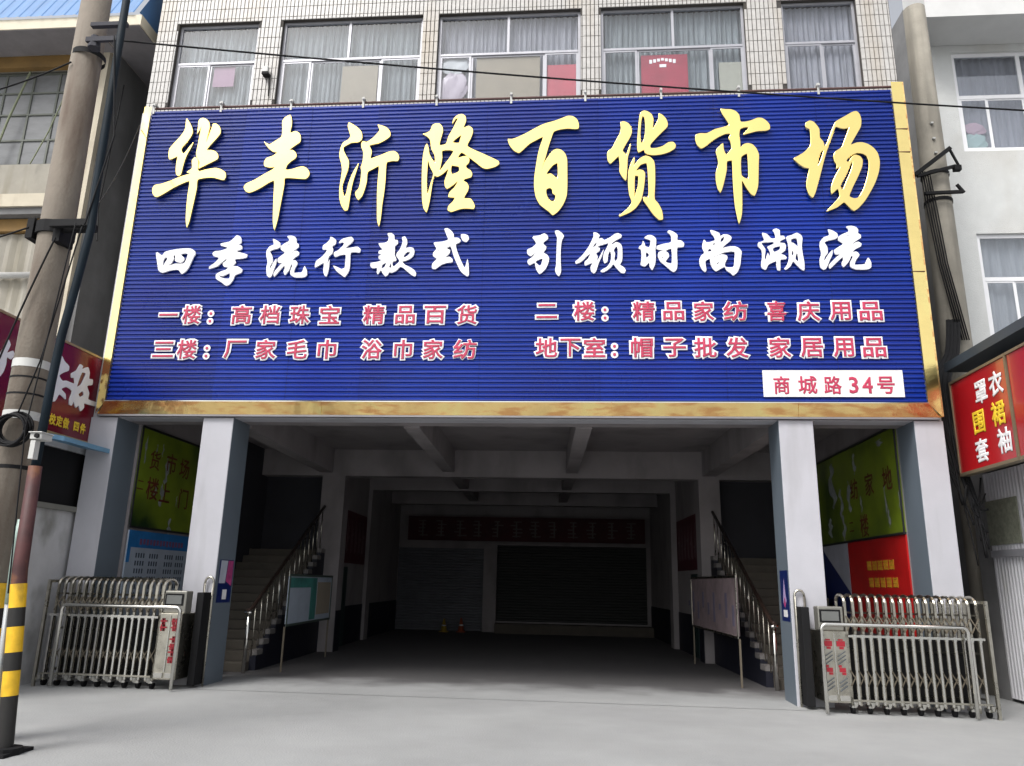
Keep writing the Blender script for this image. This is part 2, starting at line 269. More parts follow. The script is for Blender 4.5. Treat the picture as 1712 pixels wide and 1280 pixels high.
TITLE=[[[[-6786,9301],[-6787,9415],[-6794,9549],[-6767,9597],[-6721,9610],[-6660,9587],[-6599,9524],[-6573,9437],[-6580,9323],[-6594,9201],[-6594,9106],[-6570,9219],[-6546,9332],[-6524,9436],[-6516,9483],[-6463,9486],[-6396,9432],[-6360,9355],[-6360,9279],[-6418,9186],[-6500,9075],[-6572,8955],[-6485,8953],[-6403,8922],[-6348,8856],[-6342,8781],[-6422,8727],[-6535,8665],[-6632,8612],[-6667,8593],[-6673,8641],[-6667,8715],[-6737,8829],[-6756,8904],[-6747,9035],[-6740,9186],[-6733,9337],[-6725,9448],[-6755,9367]],[[-7028,9605],[-6970,9536],[-6913,9438],[-6878,9332],[-6903,9228],[-6959,9126],[-7025,9033],[-7044,8977],[-6994,8892],[-6938,8965],[-6895,9039],[-6843,9104],[-6873,9001],[-6925,8871],[-6954,8760],[-6971,8630],[-6986,8482],[-7025,8455],[-7067,8484],[-7090,8577],[-7098,8707],[-7096,8847],[-7145,8821],[-7236,8789],[-7266,8880],[-7266,9002],[-7186,9123],[-7098,9244],[-7041,9347],[-7025,9422],[-7029,9518]],[[-6771,8820],[-6724,8791],[-6693,8716],[-6674,8539],[-6540,8567],[-6371,8593],[-6265,8566],[-6171,8499],[-6154,8425],[-6179,8356],[-6258,8373],[-6383,8409],[-6519,8406],[-6661,8373],[-6658,8217],[-6673,8000],[-6693,7766],[-6710,7569],[-6737,7459],[-6772,7588],[-6794,7822],[-6805,8093],[-6808,8349],[-6952,8297],[-7096,8218],[-7238,8121],[-7333,8064],[-7402,8060],[-7454,8125],[-7473,8217],[-7442,8281],[-7316,8306],[-7151,8366],[-6972,8445],[-6806,8496],[-6879,8526],[-6794,8598],[-6815,8756]]],[[[-5098,9620],[-5060,9496],[-5055,9401],[-5068,9260],[-4972,9289],[-4899,9246],[-4867,9170],[-4867,9076],[-4930,9022],[-5009,8959],[-5047,8914],[-4987,8912],[-4932,8864],[-4908,8799],[-4921,8753],[-5000,8691],[-5060,8619],[-5077,8528],[-4968,8534],[-4870,8568],[-4779,8584],[-4708,8555],[-4651,8481],[-4645,8408],[-4698,8345],[-4799,8348],[-4951,8364],[-5078,8363],[-5075,8254],[-5089,8056],[-5108,7824],[-5126,7594],[-5163,7386],[-5202,7524],[-5226,7791],[-5244,8060],[-5264,8322],[-5364,8279],[-5490,8191],[-5602,8130],[-5683,8101],[-5753,8125],[-5800,8207],[-5769,8270],[-5625,8340],[-5466,8446],[-5323,8534],[-5277,8584],[-5362,8580],[-5467,8611],[-5483,8685],[-5449,8767],[-5351,8801],[-5264,8873],[-5343,8894],[-5427,8961],[-5517,9085],[-5426,9036],[-5330,9099],[-5216,9189],[-5218,9349],[-5233,9501],[-5189,9576]]],[[[-4014,9435],[-3925,9385],[-3836,9317],[-3770,9231],[-3751,9128],[-3767,9073],[-3815,9037],[-3932,9031],[-4013,8987],[-4073,8943],[-4062,8869],[-4013,8775],[-3959,8673],[-3954,8554],[-3985,8410],[-4017,8284],[-4036,8177],[-4016,8069],[-3976,7979],[-3950,8067],[-3929,8228],[-3884,8389],[-3842,8497],[-3783,8605],[-3807,8478],[-3845,8316],[-3867,8173],[-3881,8030],[-3892,7853],[-3908,7729],[-3956,7721],[-4021,7820],[-4066,7963],[-4080,8142],[-4070,8322],[-4061,8484],[-4081,8612],[-4118,8723],[-4134,8815],[-4119,8944],[-4084,9036],[-4004,9089],[-3962,9153],[-3991,9256],[-4025,9360]],[[-3485,9372],[-3417,9355],[-3322,9311],[-3258,9225],[-3252,9142],[-3331,9070],[-3444,9008],[-3609,8967],[-3569,8874],[-3562,8818],[-3574,8709],[-3493,8734],[-3379,8777],[-3266,8829],[-3167,8844],[-3098,8797],[-3068,8714],[-3089,8651],[-3172,8653],[-3278,8628],[-3286,8483],[-3283,8267],[-3291,8053],[-3309,7823],[-3317,7578],[-3339,7421],[-3376,7544],[-3391,7754],[-3408,8020],[-3413,8288],[-3411,8559],[-3510,8507],[-3606,8446],[-3610,8275],[-3633,8132],[-3672,7990],[-3733,7920],[-3779,7992],[-3793,8064],[-3740,8134],[-3718,8277],[-3716,8476],[-3731,8531],[-3705,8676],[-3709,8841],[-3749,8943],[-3756,9008],[-3732,9053],[-3664,9033],[-3568,9104],[-3490,9195],[-3445,9268]]],[[[-2666,9165],[-2609,9182],[-2544,9226],[-2508,9337],[-2452,9366],[-2385,9361],[-2332,9294],[-2320,9210],[-2347,9082],[-2365,8936],[-2251,8960],[-2216,9097],[-2148,9242],[-2088,9389],[-2058,9462],[-2107,9445],[-2153,9363],[-2140,9446],[-2076,9519],[-1994,9540],[-1935,9496],[-1920,9402],[-1959,9264],[-1870,9302],[-1802,9250],[-1791,9176],[-1828,9049],[-1880,8913],[-1771,8837],[-1622,8761],[-1441,8666],[-1326,8600],[-1316,8546],[-1387,8494],[-1516,8461],[-1597,8481],[-1714,8583],[-1848,8695],[-1965,8785],[-1997,8762],[-2035,8681],[-1946,8706],[-1864,8704],[-1833,8649],[-1844,8577],[-1890,8524],[-1872,8479],[-1806,8433],[-1775,8369],[-1793,8307],[-1897,8274],[-1920,8239],[-1862,8202],[-1827,8131],[-1840,8043],[-1900,7912],[-1787,7901],[-1736,7830],[-1710,7760],[-1724,7711],[-1812,7718],[-1909,7720],[-2004,7696],[-2098,7663],[-2164,7690],[-2159,7768],[-2090,7846],[-2053,7924],[-2166,7941],[-2146,8032],[-2069,8118],[-2009,8241],[-2087,8172],[-2197,8095],[-2232,8140],[-2244,8247],[-2209,8371],[-2189,8478],[-2275,8390],[-2370,8330],[-2428,8349],[-2455,8234],[-2471,8057],[-2493,7845],[-2532,7662],[-2585,7742],[-2618,7918],[-2639,8238],[-2648,8507],[-2644,8743],[-2620,8906],[-2590,8970],[-2557,8886],[-2539,8776],[-2484,8666],[-2427,8592],[-2438,8737],[-2502,8867],[-2536,9051],[-2606,9126]],[[-2137,8984],[-2090,9047],[-1987,9127],[-2008,9036],[-2022,8972]],[[-2314,8829],[-2114,8823],[-2174,8694],[-2266,8552],[-2342,8428],[-2324,8571],[-2309,8698]],[[-2135,8540],[-2086,8529],[-2007,8509],[-2003,8420],[-2120,8369],[-2144,8441]],[[-2553,8659],[-2510,8522],[-2446,8386],[-2486,8199],[-2532,7987],[-2558,8236],[-2558,8505]]],[[[-1171,9021],[-1109,9019],[-1028,9044],[-884,9113],[-739,9200],[-562,9296],[-368,9354],[-239,9405],[-142,9444],[-61,9436],[11,9379],[44,9286],[39,9195],[-29,9188],[-141,9200],[-270,9186],[-383,9144],[-430,9009],[-477,8847],[-515,8686],[-561,8509],[-583,8367],[-538,8544],[-459,8685],[-396,8773],[-332,8807],[-252,8787],[-187,8714],[-155,8605],[-150,8357],[-149,8093],[-161,7919],[-215,7764],[-292,7645],[-386,7569],[-449,7631],[-512,7684],[-608,7772],[-673,7912],[-704,8105],[-702,8282],[-683,8459],[-651,8690],[-613,8869],[-562,9049],[-672,8998],[-800,8920],[-895,8823],[-974,8753],[-1056,8791],[-1139,8902]],[[-314,8538],[-386,8504],[-456,8417],[-503,8330],[-424,8342],[-312,8246]],[[-500,8048],[-437,8073],[-398,8037],[-389,7967],[-341,7931],[-357,7836],[-404,7820],[-467,7873],[-499,7961]]],[[[763,9292],[819,9308],[890,9269],[936,9195],[947,9095],[909,8988],[852,8882],[803,8794],[787,8741],[833,8686],[848,8650],[882,8756],[923,8862],[905,8738],[871,8614],[861,8473],[851,8332],[833,8184],[780,8247],[734,8353],[739,8476],[722,8645],[659,8584],[579,8507],[540,8561],[530,8694],[558,8756],[614,8799],[679,8941],[744,9065],[769,9173]],[[1109,9472],[1165,9507],[1228,9487],[1291,9430],[1317,9338],[1303,9139],[1365,9246],[1408,9353],[1418,9444],[1480,9406],[1534,9331],[1558,9240],[1545,9177],[1472,9098],[1358,8975],[1253,8844],[1259,8782],[1353,8779],[1464,8812],[1560,8880],[1638,8887],[1676,8841],[1666,8770],[1570,8702],[1444,8661],[1319,8647],[1233,8658],[1163,8695],[1157,8758],[1054,8707],[1038,8859],[1052,9038],[1072,9255],[1092,9418]],[[1131,9399],[1170,9379],[1183,9215],[1171,9035],[1136,8901],[1097,8884],[1089,9037],[1104,9254]],[[1186,8636],[1255,8604],[1308,8532],[1321,8409],[1317,8147],[1301,7905],[1306,7819],[1358,7749],[1416,7612],[1427,7459],[1366,7452],[1276,7547],[1203,7667],[1121,7806],[1130,7866],[1199,7864],[1210,8011],[1208,8236],[1201,8412],[1183,8500],[1080,8467],[1000,8346],[1063,8380],[1125,8361],[1152,8308],[1144,8168],[1117,7978],[1075,7807],[987,7671],[878,7588],[723,7523],[716,7540],[817,7623],[903,7724],[928,7792],[891,7914],[874,8122],[883,8332],[916,8472],[981,8611],[985,8540],[962,8435],[1051,8556],[1131,8625]],[[986,8268],[1045,8258],[1034,8066],[1000,7946],[970,7835],[973,8050]]],[[[2460,9496],[2538,9488],[2632,9481],[2708,9443],[2759,9369],[2775,9242],[2868,9239],[2963,9263],[3058,9305],[3135,9299],[3209,9238],[3251,9165],[3246,9085],[3183,9060],[3044,9055],[2919,9023],[2817,8999],[2859,9060],[2917,9130],[2832,9133],[2760,9099],[2739,8993],[2748,8868],[2750,8753],[2815,8813],[2877,8829],[2952,8800],[3009,8720],[3041,8613],[3029,8474],[3013,8249],[2992,8026],[2930,7857],[2871,7892],[2802,8013],[2741,8143],[2733,7997],[2723,7742],[2704,7523],[2655,7365],[2632,7491],[2610,7660],[2600,7898],[2598,8172],[2599,8511],[2514,8496],[2500,8348],[2470,8210],[2424,8039],[2381,7928],[2346,7989],[2322,8144],[2329,8300],[2374,8456],[2364,8579],[2345,8667],[2355,8720],[2412,8789],[2464,8837],[2469,8734],[2505,8619],[2562,8679],[2603,8731],[2594,8872],[2566,8926],[2601,9014],[2516,9017],[2405,8967],[2277,8881],[2180,8795],[2101,8753],[2041,8817],[2014,8924],[2026,9013],[2097,9038],[2206,9035],[2349,9111],[2586,9180],[2544,9285],[2487,9395]],[[2748,8569],[2851,8636],[2860,8513],[2858,8339],[2846,8167],[2781,8185],[2735,8238]]],[[[3842,9173],[3907,9225],[3967,9205],[4016,9141],[4055,9060],[4051,8901],[4098,8830],[4123,8724],[4192,8862],[4248,9002],[4323,9176],[4372,9219],[4500,9295],[4629,9372],[4690,9379],[4731,9324],[4748,9217],[4728,9093],[4671,8989],[4600,8868],[4537,8751],[4638,8788],[4728,8791],[4815,8757],[4898,8685],[4956,8580],[4971,8424],[4940,8254],[4870,8068],[4781,7901],[4678,7735],[4563,7604],[4493,7555],[4444,7590],[4391,7658],[4344,7709],[4226,7619],[4066,7555],[4123,7621],[4220,7728],[4286,7811],[4268,7955],[4164,7864],[4166,7982],[4206,8101],[4276,8236],[4347,8363],[4276,8321],[4288,8381],[4257,8460],[4251,8564],[4286,8632],[4390,8708],[4446,8837],[4504,8976],[4552,9098],[4496,9061],[4420,9064],[4324,9097],[4258,8931],[4164,8705],[4086,8481],[4025,8276],[3966,8089],[3907,7903],[3855,7803],[3807,7855],[3773,8008],[3799,8161],[3842,8332],[3775,8351],[3689,8414],[3606,8520],[3685,8570],[3797,8646],[3888,8757],[3908,8923],[3903,9065],[3845,9102]],[[4101,8672],[4044,8621],[3997,8501],[3976,8372],[4024,8448],[4070,8569]],[[4442,8464],[4528,8556],[4621,8597],[4710,8586],[4773,8541],[4802,8446],[4787,8292],[4742,8122],[4665,7921],[4579,7788],[4504,7773],[4434,7816],[4509,7992],[4597,8160],[4681,8346],[4702,8466],[4668,8535],[4588,8564],[4540,8522],[4472,8428]],[[4549,8452],[4507,8402],[4461,8300],[4397,8164],[4309,8005],[4339,7919],[4412,8079],[4485,8231],[4534,8367]]]]
SUB=[[[[-7244,6993],[-7225,7009],[-7165,6964],[-7130,6947],[-7086,7013],[-6941,7050],[-6773,7070],[-6634,7067],[-6553,7016],[-6536,6972],[-6565,6906],[-6598,6796],[-6637,6687],[-6726,6601],[-6805,6678],[-6942,6669],[-7080,6627],[-7155,6671],[-7196,6804],[-7228,6915]],[[-7085,6891],[-7045,6913],[-7025,6879],[-7058,6813],[-7082,6742],[-7100,6825]],[[-6782,6975],[-6676,6979],[-6671,6941],[-6697,6820],[-6735,6787],[-6873,6789],[-6965,6757],[-7006,6747],[-6941,6812],[-6914,6889],[-6927,6944],[-6889,6944],[-6881,6844],[-6781,6810],[-6732,6842],[-6729,6897],[-6788,6942]]],[[[-5839,7300],[-5778,7282],[-5746,7226],[-5743,7159],[-5792,7127],[-5726,7104],[-5715,7048],[-5770,7027],[-5821,7006],[-5701,6971],[-5607,6937],[-5618,6893],[-5689,6872],[-5804,6863],[-5823,6846],[-5796,6797],[-5841,6732],[-5757,6725],[-5666,6664],[-5681,6610],[-5780,6568],[-5811,6471],[-5864,6396],[-5914,6375],[-6006,6440],[-6108,6507],[-6117,6583],[-6040,6636],[-5949,6668],[-5923,6711],[-5998,6728],[-6021,6789],[-5969,6832],[-5963,6876],[-6031,6822],[-6115,6735],[-6257,6688],[-6251,6731],[-6174,6791],[-6102,6889],[-6201,6923],[-6229,6978],[-6191,7011],[-6086,7021],[-5966,7074],[-6098,7120],[-6103,7154],[-5958,7185],[-5881,7250]],[[-6084,6571],[-5998,6554],[-5879,6607],[-5877,6504],[-6004,6516]]],[[[-5184,7222],[-5127,7203],[-5054,7149],[-5042,7085],[-5078,7050],[-5164,7028],[-5216,6994],[-5169,6912],[-5152,6808],[-5184,6739],[-5188,6670],[-5168,6693],[-5138,6773],[-5091,6853],[-5084,6784],[-5115,6658],[-5142,6544],[-5172,6516],[-5220,6556],[-5245,6694],[-5234,6798],[-5268,6914],[-5273,7007],[-5226,7088],[-5157,7122]],[[-4933,7270],[-4868,7281],[-4799,7256],[-4767,7209],[-4767,7151],[-4725,7121],[-4721,7068],[-4797,7000],[-4836,6948],[-4753,6999],[-4700,6964],[-4706,6918],[-4773,6872],[-4812,6815],[-4758,6826],[-4709,6768],[-4745,6688],[-4758,6596],[-4692,6596],[-4617,6606],[-4583,6714],[-4538,6640],[-4530,6548],[-4576,6515],[-4729,6516],[-4809,6563],[-4817,6643],[-4793,6734],[-4817,6758],[-4850,6643],[-4907,6558],[-4936,6621],[-4920,6690],[-4936,6736],[-5023,6623],[-5091,6532],[-5108,6589],[-5071,6657],[-5013,6737],[-4974,6783],[-5040,6784],[-5063,6853],[-5008,6910],[-4948,6967],[-5020,7026],[-5031,7085],[-4965,7142],[-4902,7176],[-4894,7211]],[[-4982,7090],[-4832,7140],[-4874,7111],[-4970,7084]]],[[[-4170,7246],[-4124,7228],[-4076,7181],[-4077,7117],[-4133,7071],[-4112,7013],[-4123,6944],[-4173,6887],[-4189,6818],[-4192,6727],[-4161,6818],[-4157,6703],[-4169,6589],[-4191,6522],[-4226,6556],[-4249,6636],[-4250,6773],[-4313,6740],[-4395,6689],[-4400,6741],[-4384,6809],[-4313,6866],[-4243,6946],[-4216,7015],[-4287,7016],[-4293,7085],[-4237,7131],[-4187,7188]],[[-4019,7145],[-3969,7202],[-3883,7230],[-3808,7240],[-3771,7193],[-3790,7147],[-3861,7079],[-3901,7033],[-3793,7043],[-3696,7059],[-3638,7012],[-3645,6954],[-3721,6961],[-3802,6951],[-3800,6790],[-3804,6631],[-3871,6512],[-3939,6558],[-4020,6622],[-4082,6714],[-4026,6696],[-3936,6655],[-3884,6677],[-3880,6768],[-3886,6917],[-3989,6907],[-4068,6880],[-4091,6955],[-4018,7000],[-3938,7091],[-3931,7138],[-3986,7144],[-4006,7127]]],[[[-3184,7294],[-3121,7299],[-3072,7255],[-3062,7176],[-3010,7169],[-3001,7108],[-3049,7060],[-3044,6975],[-3045,6903],[-3012,6830],[-3016,6794],[-3066,6782],[-3074,6735],[-3049,6686],[-2995,6733],[-2953,6781],[-2979,6841],[-3010,6878],[-3007,6926],[-2965,6986],[-2935,7058],[-2917,7143],[-2933,7217],[-2888,7234],[-2851,7179],[-2841,7105],[-2865,7021],[-2809,7032],[-2740,7025],[-2709,6970],[-2721,6886],[-2774,6827],[-2852,6792],[-2907,6780],[-2859,6720],[-2766,6671],[-2696,6622],[-2659,6562],[-2673,6509],[-2736,6539],[-2807,6600],[-2890,6672],[-2936,6685],[-2999,6614],[-3076,6579],[-3116,6591],[-3136,6544],[-3174,6515],[-3222,6569],[-3260,6629],[-3306,6552],[-3326,6594],[-3325,6666],[-3410,6667],[-3441,6703],[-3439,6757],[-3338,6774],[-3249,6809],[-3308,6834],[-3311,6882],[-3256,6918],[-3320,6931],[-3312,6979],[-3251,7002],[-3299,7052],[-3326,7113],[-3224,7124],[-3169,7159],[-3163,7232]],[[-2889,6852],[-2881,6900],[-2827,6954],[-2776,6953],[-2801,6899],[-2855,6858]],[[-3244,6725],[-3178,6760],[-3196,6688],[-3250,6653]],[[-3127,6675],[-3099,6759],[-3083,6687],[-3104,6663]]],[[[-2213,7363],[-2168,7375],[-2098,7325],[-2056,7263],[-2048,7202],[-1980,7195],[-1933,7152],[-1943,7116],[-2009,7080],[-1994,6984],[-1944,6851],[-1895,6743],[-1841,6647],[-1802,6801],[-1783,6718],[-1770,6528],[-1791,6499],[-1854,6541],[-1912,6601],[-1972,6720],[-2034,6864],[-2098,7046],[-2164,7010],[-2106,6973],[-2114,6913],[-2189,6831],[-2112,6853],[-2054,6805],[-2057,6757],[-2141,6746],[-2240,6712],[-2337,6636],[-2388,6648],[-2392,6726],[-2344,6785],[-2318,6820],[-2382,6869],[-2385,6929],[-2332,7001],[-2357,7050],[-2382,7110],[-2315,7122],[-2225,7132],[-2142,7167],[-2174,7253]],[[-2340,6941],[-2275,6988],[-2296,6952]],[[-1926,7255],[-1870,7260],[-1813,7235],[-1793,7174],[-1831,7120],[-1888,7139],[-1918,7188]]],[[[-720,7181],[-703,7204],[-604,7215],[-527,7250],[-471,7207],[-465,7153],[-536,7094],[-541,7058],[-491,7009],[-502,6962],[-539,6909],[-479,6866],[-445,6807],[-455,6724],[-498,6619],[-552,6561],[-595,6526],[-651,6609],[-680,6727],[-762,6687],[-795,6729],[-791,6776],[-731,6817],[-639,6928],[-699,6881],[-753,6849],[-804,6895],[-799,6966],[-723,7001],[-657,7072],[-680,7120]],[[-669,6745],[-549,6802],[-586,6667]],[[-345,7295],[-295,7300],[-240,7257],[-201,7202],[-228,7137],[-244,7065],[-254,6923],[-253,6745],[-245,6580],[-257,6522],[-279,6487],[-317,6523],[-339,6593],[-324,6687],[-320,6864],[-315,7042],[-311,7174],[-339,7247]]],[[[293,7254],[343,7247],[391,7199],[364,7139],[429,7150],[462,7114],[560,7160],[637,7218],[692,7235],[751,7199],[740,7157],[658,7111],[597,7064],[591,7023],[657,7075],[722,7050],[754,6991],[757,6849],[750,6743],[717,6674],[781,6626],[807,6573],[785,6527],[736,6534],[662,6616],[609,6687],[576,6640],[511,6583],[435,6543],[403,6561],[436,6595],[512,6641],[567,6734],[579,6852],[558,6923],[525,6852],[513,6735],[469,6706],[448,6771],[460,6877],[504,6971],[537,7059],[461,7042],[341,6997],[390,6972],[384,6925],[329,6879],[356,6819],[328,6714],[372,6784],[449,6936],[427,6842],[372,6713],[328,6573],[295,6527],[252,6563],[241,6633],[274,6715],[209,6692],[150,6669],[144,6728],[199,6786],[242,6880],[177,6834],[90,6740],[3,6700],[-8,6736],[36,6777],[123,6870],[210,6999],[265,7117],[293,7188]],[[276,6974],[298,7039],[342,7080],[336,7033]],[[617,6934],[667,7004],[688,6944],[680,6780],[642,6733],[626,6780],[638,6874]]],[[[1124,7142],[1170,7185],[1239,7190],[1306,7133],[1309,7046],[1295,6934],[1297,6786],[1283,6676],[1236,6578],[1198,6640],[1194,6714],[1124,6641],[1057,6666],[1065,6740],[1072,6851],[1063,6938],[1029,6963],[1047,7000],[1076,7012],[1100,7086],[1122,7048],[1132,6999],[1194,6973],[1218,7035],[1220,7103]],[[1141,6887],[1175,6874],[1197,6837],[1150,6788],[1140,6813]],[[1501,7242],[1525,7273],[1592,7247],[1658,7190],[1655,7096],[1712,7089],[1761,7039],[1753,6983],[1719,6971],[1651,6966],[1641,6830],[1642,6683],[1628,6586],[1582,6537],[1527,6575],[1451,6649],[1374,6723],[1337,6810],[1350,6884],[1436,6920],[1346,6933],[1315,6952],[1327,6996],[1427,7031],[1553,7060],[1561,7154],[1545,7198]],[[1458,6907],[1555,6949],[1553,6684],[1453,6716],[1511,6808],[1502,6869]],[[1387,6797],[1410,6809],[1415,6772]]],[[[2197,7262],[2258,7248],[2335,7209],[2349,7153],[2401,7183],[2479,7176],[2527,7132],[2507,7076],[2438,7016],[2367,6943],[2469,6966],[2569,6971],[2634,6939],[2675,6877],[2658,6767],[2641,6646],[2591,6525],[2522,6466],[2490,6502],[2427,6552],[2391,6613],[2317,6577],[2255,6542],[2207,6591],[2177,6664],[2164,6762],[2090,6714],[2101,6568],[2082,6531],[2040,6568],[2004,6654],[2002,6752],[2039,6825],[2085,6861],[2055,6948],[2064,7034],[2089,7095],[2126,7045],[2262,7080],[2253,7142],[2211,7205]],[[2344,7042],[2364,7116],[2416,7152],[2396,7078]],[[2193,6786],[2295,6821],[2397,6869],[2564,6879],[2558,6744],[2534,6611],[2407,6612],[2399,6673],[2442,6758],[2439,6807],[2362,6832],[2272,6797]],[[2261,6675],[2329,6711],[2311,6680],[2277,6663]],[[2130,6885],[2172,6940],[2209,6896]],[[2220,7019],[2260,7043],[2247,6988]]],[[[3024,7201],[3093,7180],[3158,7101],[3228,7107],[3221,7191],[3196,7250],[3250,7275],[3300,7242],[3300,7144],[3358,7143],[3378,7098],[3300,7060],[3292,7022],[3361,7014],[3381,6969],[3364,6892],[3291,6829],[3347,6803],[3379,6770],[3366,6739],[3279,6727],[3272,6626],[3261,6543],[3227,6550],[3214,6614],[3214,6703],[3143,6678],[3083,6641],[3038,6559],[2982,6591],[2975,6655],[2999,6782],[2995,6897],[2941,6975],[2950,7027],[3015,7052],[3051,7071],[3032,7142]],[[2996,7024],[3107,7037],[3189,7043],[3199,7010],[3127,6973],[3091,6954],[3131,6857],[3109,6781],[3090,6845],[3041,6705],[3034,6782],[3053,6909]],[[3170,6921],[3218,6952],[3294,6964],[3278,6900],[3189,6863]],[[3403,7123],[3486,7154],[3570,7192],[3636,7145],[3649,7093],[3629,6965],[3635,6811],[3648,6671],[3638,6539],[3584,6571],[3520,6648],[3478,6699],[3426,6611],[3354,6555],[3332,6574],[3382,6637],[3418,6751],[3423,6904],[3419,7020]],[[3470,7083],[3552,7101],[3572,7056],[3570,6953],[3500,7018],[3471,7019]],[[3474,6890],[3499,6839],[3467,6788],[3461,6827]],[[3546,6851],[3564,6774],[3563,6685],[3515,6737]]],[[[4069,7242],[4130,7224],[4200,7171],[4201,7107],[4155,7074],[4054,7052],[3989,7019],[4026,6938],[4024,6835],[3975,6768],[3958,6700],[3984,6722],[4034,6801],[4102,6880],[4097,6811],[4037,6687],[3985,6575],[3946,6547],[3899,6588],[3897,6723],[3930,6825],[3914,6940],[3927,7031],[3996,7111],[4080,7144]],[[4360,7289],[4436,7300],[4508,7275],[4535,7229],[4524,7171],[4565,7142],[4560,7090],[4461,7023],[4407,6972],[4511,7022],[4563,6987],[4547,6942],[4462,6897],[4408,6841],[4471,6852],[4515,6794],[4459,6716],[4426,6626],[4500,6625],[4587,6635],[4645,6741],[4682,6668],[4673,6578],[4615,6545],[4444,6547],[4362,6593],[4369,6672],[4414,6762],[4391,6785],[4332,6672],[4251,6589],[4232,6651],[4262,6718],[4253,6764],[4133,6652],[4039,6563],[4032,6620],[4086,6687],[4167,6765],[4220,6810],[4146,6811],[4133,6879],[4206,6935],[4285,6991],[4215,7050],[4214,7107],[4299,7163],[4377,7197],[4392,7231]],[[4270,7112],[4448,7161],[4396,7133],[4282,7106]]]]
LEFTCH=[[[[-977,4884],[-899,4823],[-772,4775],[-767,4708],[-877,4644],[-958,4572],[-868,4513],[-773,4538],[-568,4541],[-605,4634],[-666,4617],[-683,4681],[-573,4762],[-512,4883],[-441,4869],[-453,4813],[-309,4889],[-249,4817],[-236,4715],[-140,4723],[-131,4637],[-257,4587],[-175,4485],[-175,4380],[79,4379],[81,4317],[-154,4298],[-262,4291],[-245,4225],[-319,4149],[-380,4229],[-447,4179],[-521,4264],[-554,4189],[-611,4192],[-627,4272],[-600,4414],[-749,4444],[-858,4382],[-744,4328],[-723,4249],[-884,4293],[-950,4171],[-1061,4136],[-1166,4176],[-1229,4369],[-1175,4480],[-1218,4550],[-1169,4727],[-1025,4736]],[[-506,4506],[-440,4765],[-334,4776],[-414,4564]],[[-439,4403],[-338,4479],[-296,4421],[-389,4364]]],[[[-2137,4788],[-2069,4725],[-2106,4592],[-1999,4655],[-1964,4604],[-2007,4530],[-2091,4536],[-2084,4432],[-2111,4304],[-2229,4153],[-2359,4206],[-2348,4385],[-2217,4558],[-2169,4679]]]]
ROWS=[["一",-6875,5869,369,0],["楼",-6465,5866,388,0],["：",-6135,5864,125,0],["高",-5594,5860,394,0],["档",-5103,5857,401,0],["珠",-4589,5853,399,0],["宝",-4079,5849,396,0],["精",-3330,5844,412,0],["品",-2804,5840,379,0],["百",-2306,5837,417,0],["货",-1781,5833,414,0],["三",-6878,5256,416,1],["楼",-6467,5255,404,1],["：",-6126,5253,134,1],["厂",-5637,5252,430,1],["家",-5111,5250,417,1],["毛",-4578,5249,404,1],["巾",-4074,5247,361,1],["浴",-3324,5245,417,1],["巾",-2804,5243,345,1],["家",-2312,5242,402,1],["纺",-1788,5240,409,1],["二",-472,5886,387,2],["楼",135,5881,404,2],["：",467,5879,124,2],["精",1086,5874,408,2],["品",1559,5871,386,2],["家",2034,5867,393,2],["纺",2529,5863,409,2],["喜",3169,5859,405,2],["庆",3660,5855,412,2],["用",4144,5851,373,2],["品",4607,5848,406,2],["地",-471,5266,411,3],["下",-88,5265,371,3],["室",295,5264,398,3],["：",612,5263,122,3],["帽",1045,5262,403,3],["子",1555,5260,409,3],["批",2033,5258,416,3],["发",2526,5257,422,3],["家",3180,5255,409,3],["居",3666,5253,398,3],["用",4144,5252,359,3],["品",4605,5250,401,3],["商",3168,4647,242,4],["城",3558,4647,286,4],["路",3933,4648,266,4],["3",4244,4648,141,4],["4",4447,4648,159,4],["号",4721,4648,263,4]]


# ============================================================= SETTING
g = MB().quad((-120, -120, 0), (120, -120, 0), (120, 120, 0), (-120, 120, 0)).build('ground', CONC, kind='structure')
HF = mat('darkening_hall_floor', (.285, .29, .29), .8, var=.13, vs=.45, bump=.35, bs=45, stain=((.19, .19, .195), .22, .52, .72, .5, (1, 1.8, 1)))
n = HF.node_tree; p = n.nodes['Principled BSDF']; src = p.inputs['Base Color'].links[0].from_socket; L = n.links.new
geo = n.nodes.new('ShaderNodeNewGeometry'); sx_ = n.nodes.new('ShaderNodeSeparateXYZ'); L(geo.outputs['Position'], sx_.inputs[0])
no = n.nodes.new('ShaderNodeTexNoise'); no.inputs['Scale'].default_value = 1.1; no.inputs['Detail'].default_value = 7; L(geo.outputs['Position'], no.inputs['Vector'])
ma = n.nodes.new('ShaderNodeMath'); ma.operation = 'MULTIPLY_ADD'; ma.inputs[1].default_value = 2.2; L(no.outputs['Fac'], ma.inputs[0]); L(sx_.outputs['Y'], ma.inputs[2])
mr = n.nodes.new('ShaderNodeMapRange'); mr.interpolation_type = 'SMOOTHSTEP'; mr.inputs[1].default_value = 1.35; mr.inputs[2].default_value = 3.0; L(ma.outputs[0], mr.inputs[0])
mx = n.nodes.new('ShaderNodeMix'); mx.data_type = 'RGBA'; L(mr.outputs[0], mx.inputs[0]); L(src, mx.inputs[6]); mx.inputs[7].default_value = (.075, .072, .074, 1); L(mx.outputs[2], p.inputs['Base Color'])  # darker hall floor, with the inward fall-off of daylight put into its colour
MB().quad((-7.5, -.35, .004), (5.1, -.35, .004), (5.1, 15.5, .004), (-7.5, 15.5, .004)).build('hall_floor', HF, kind='structure')

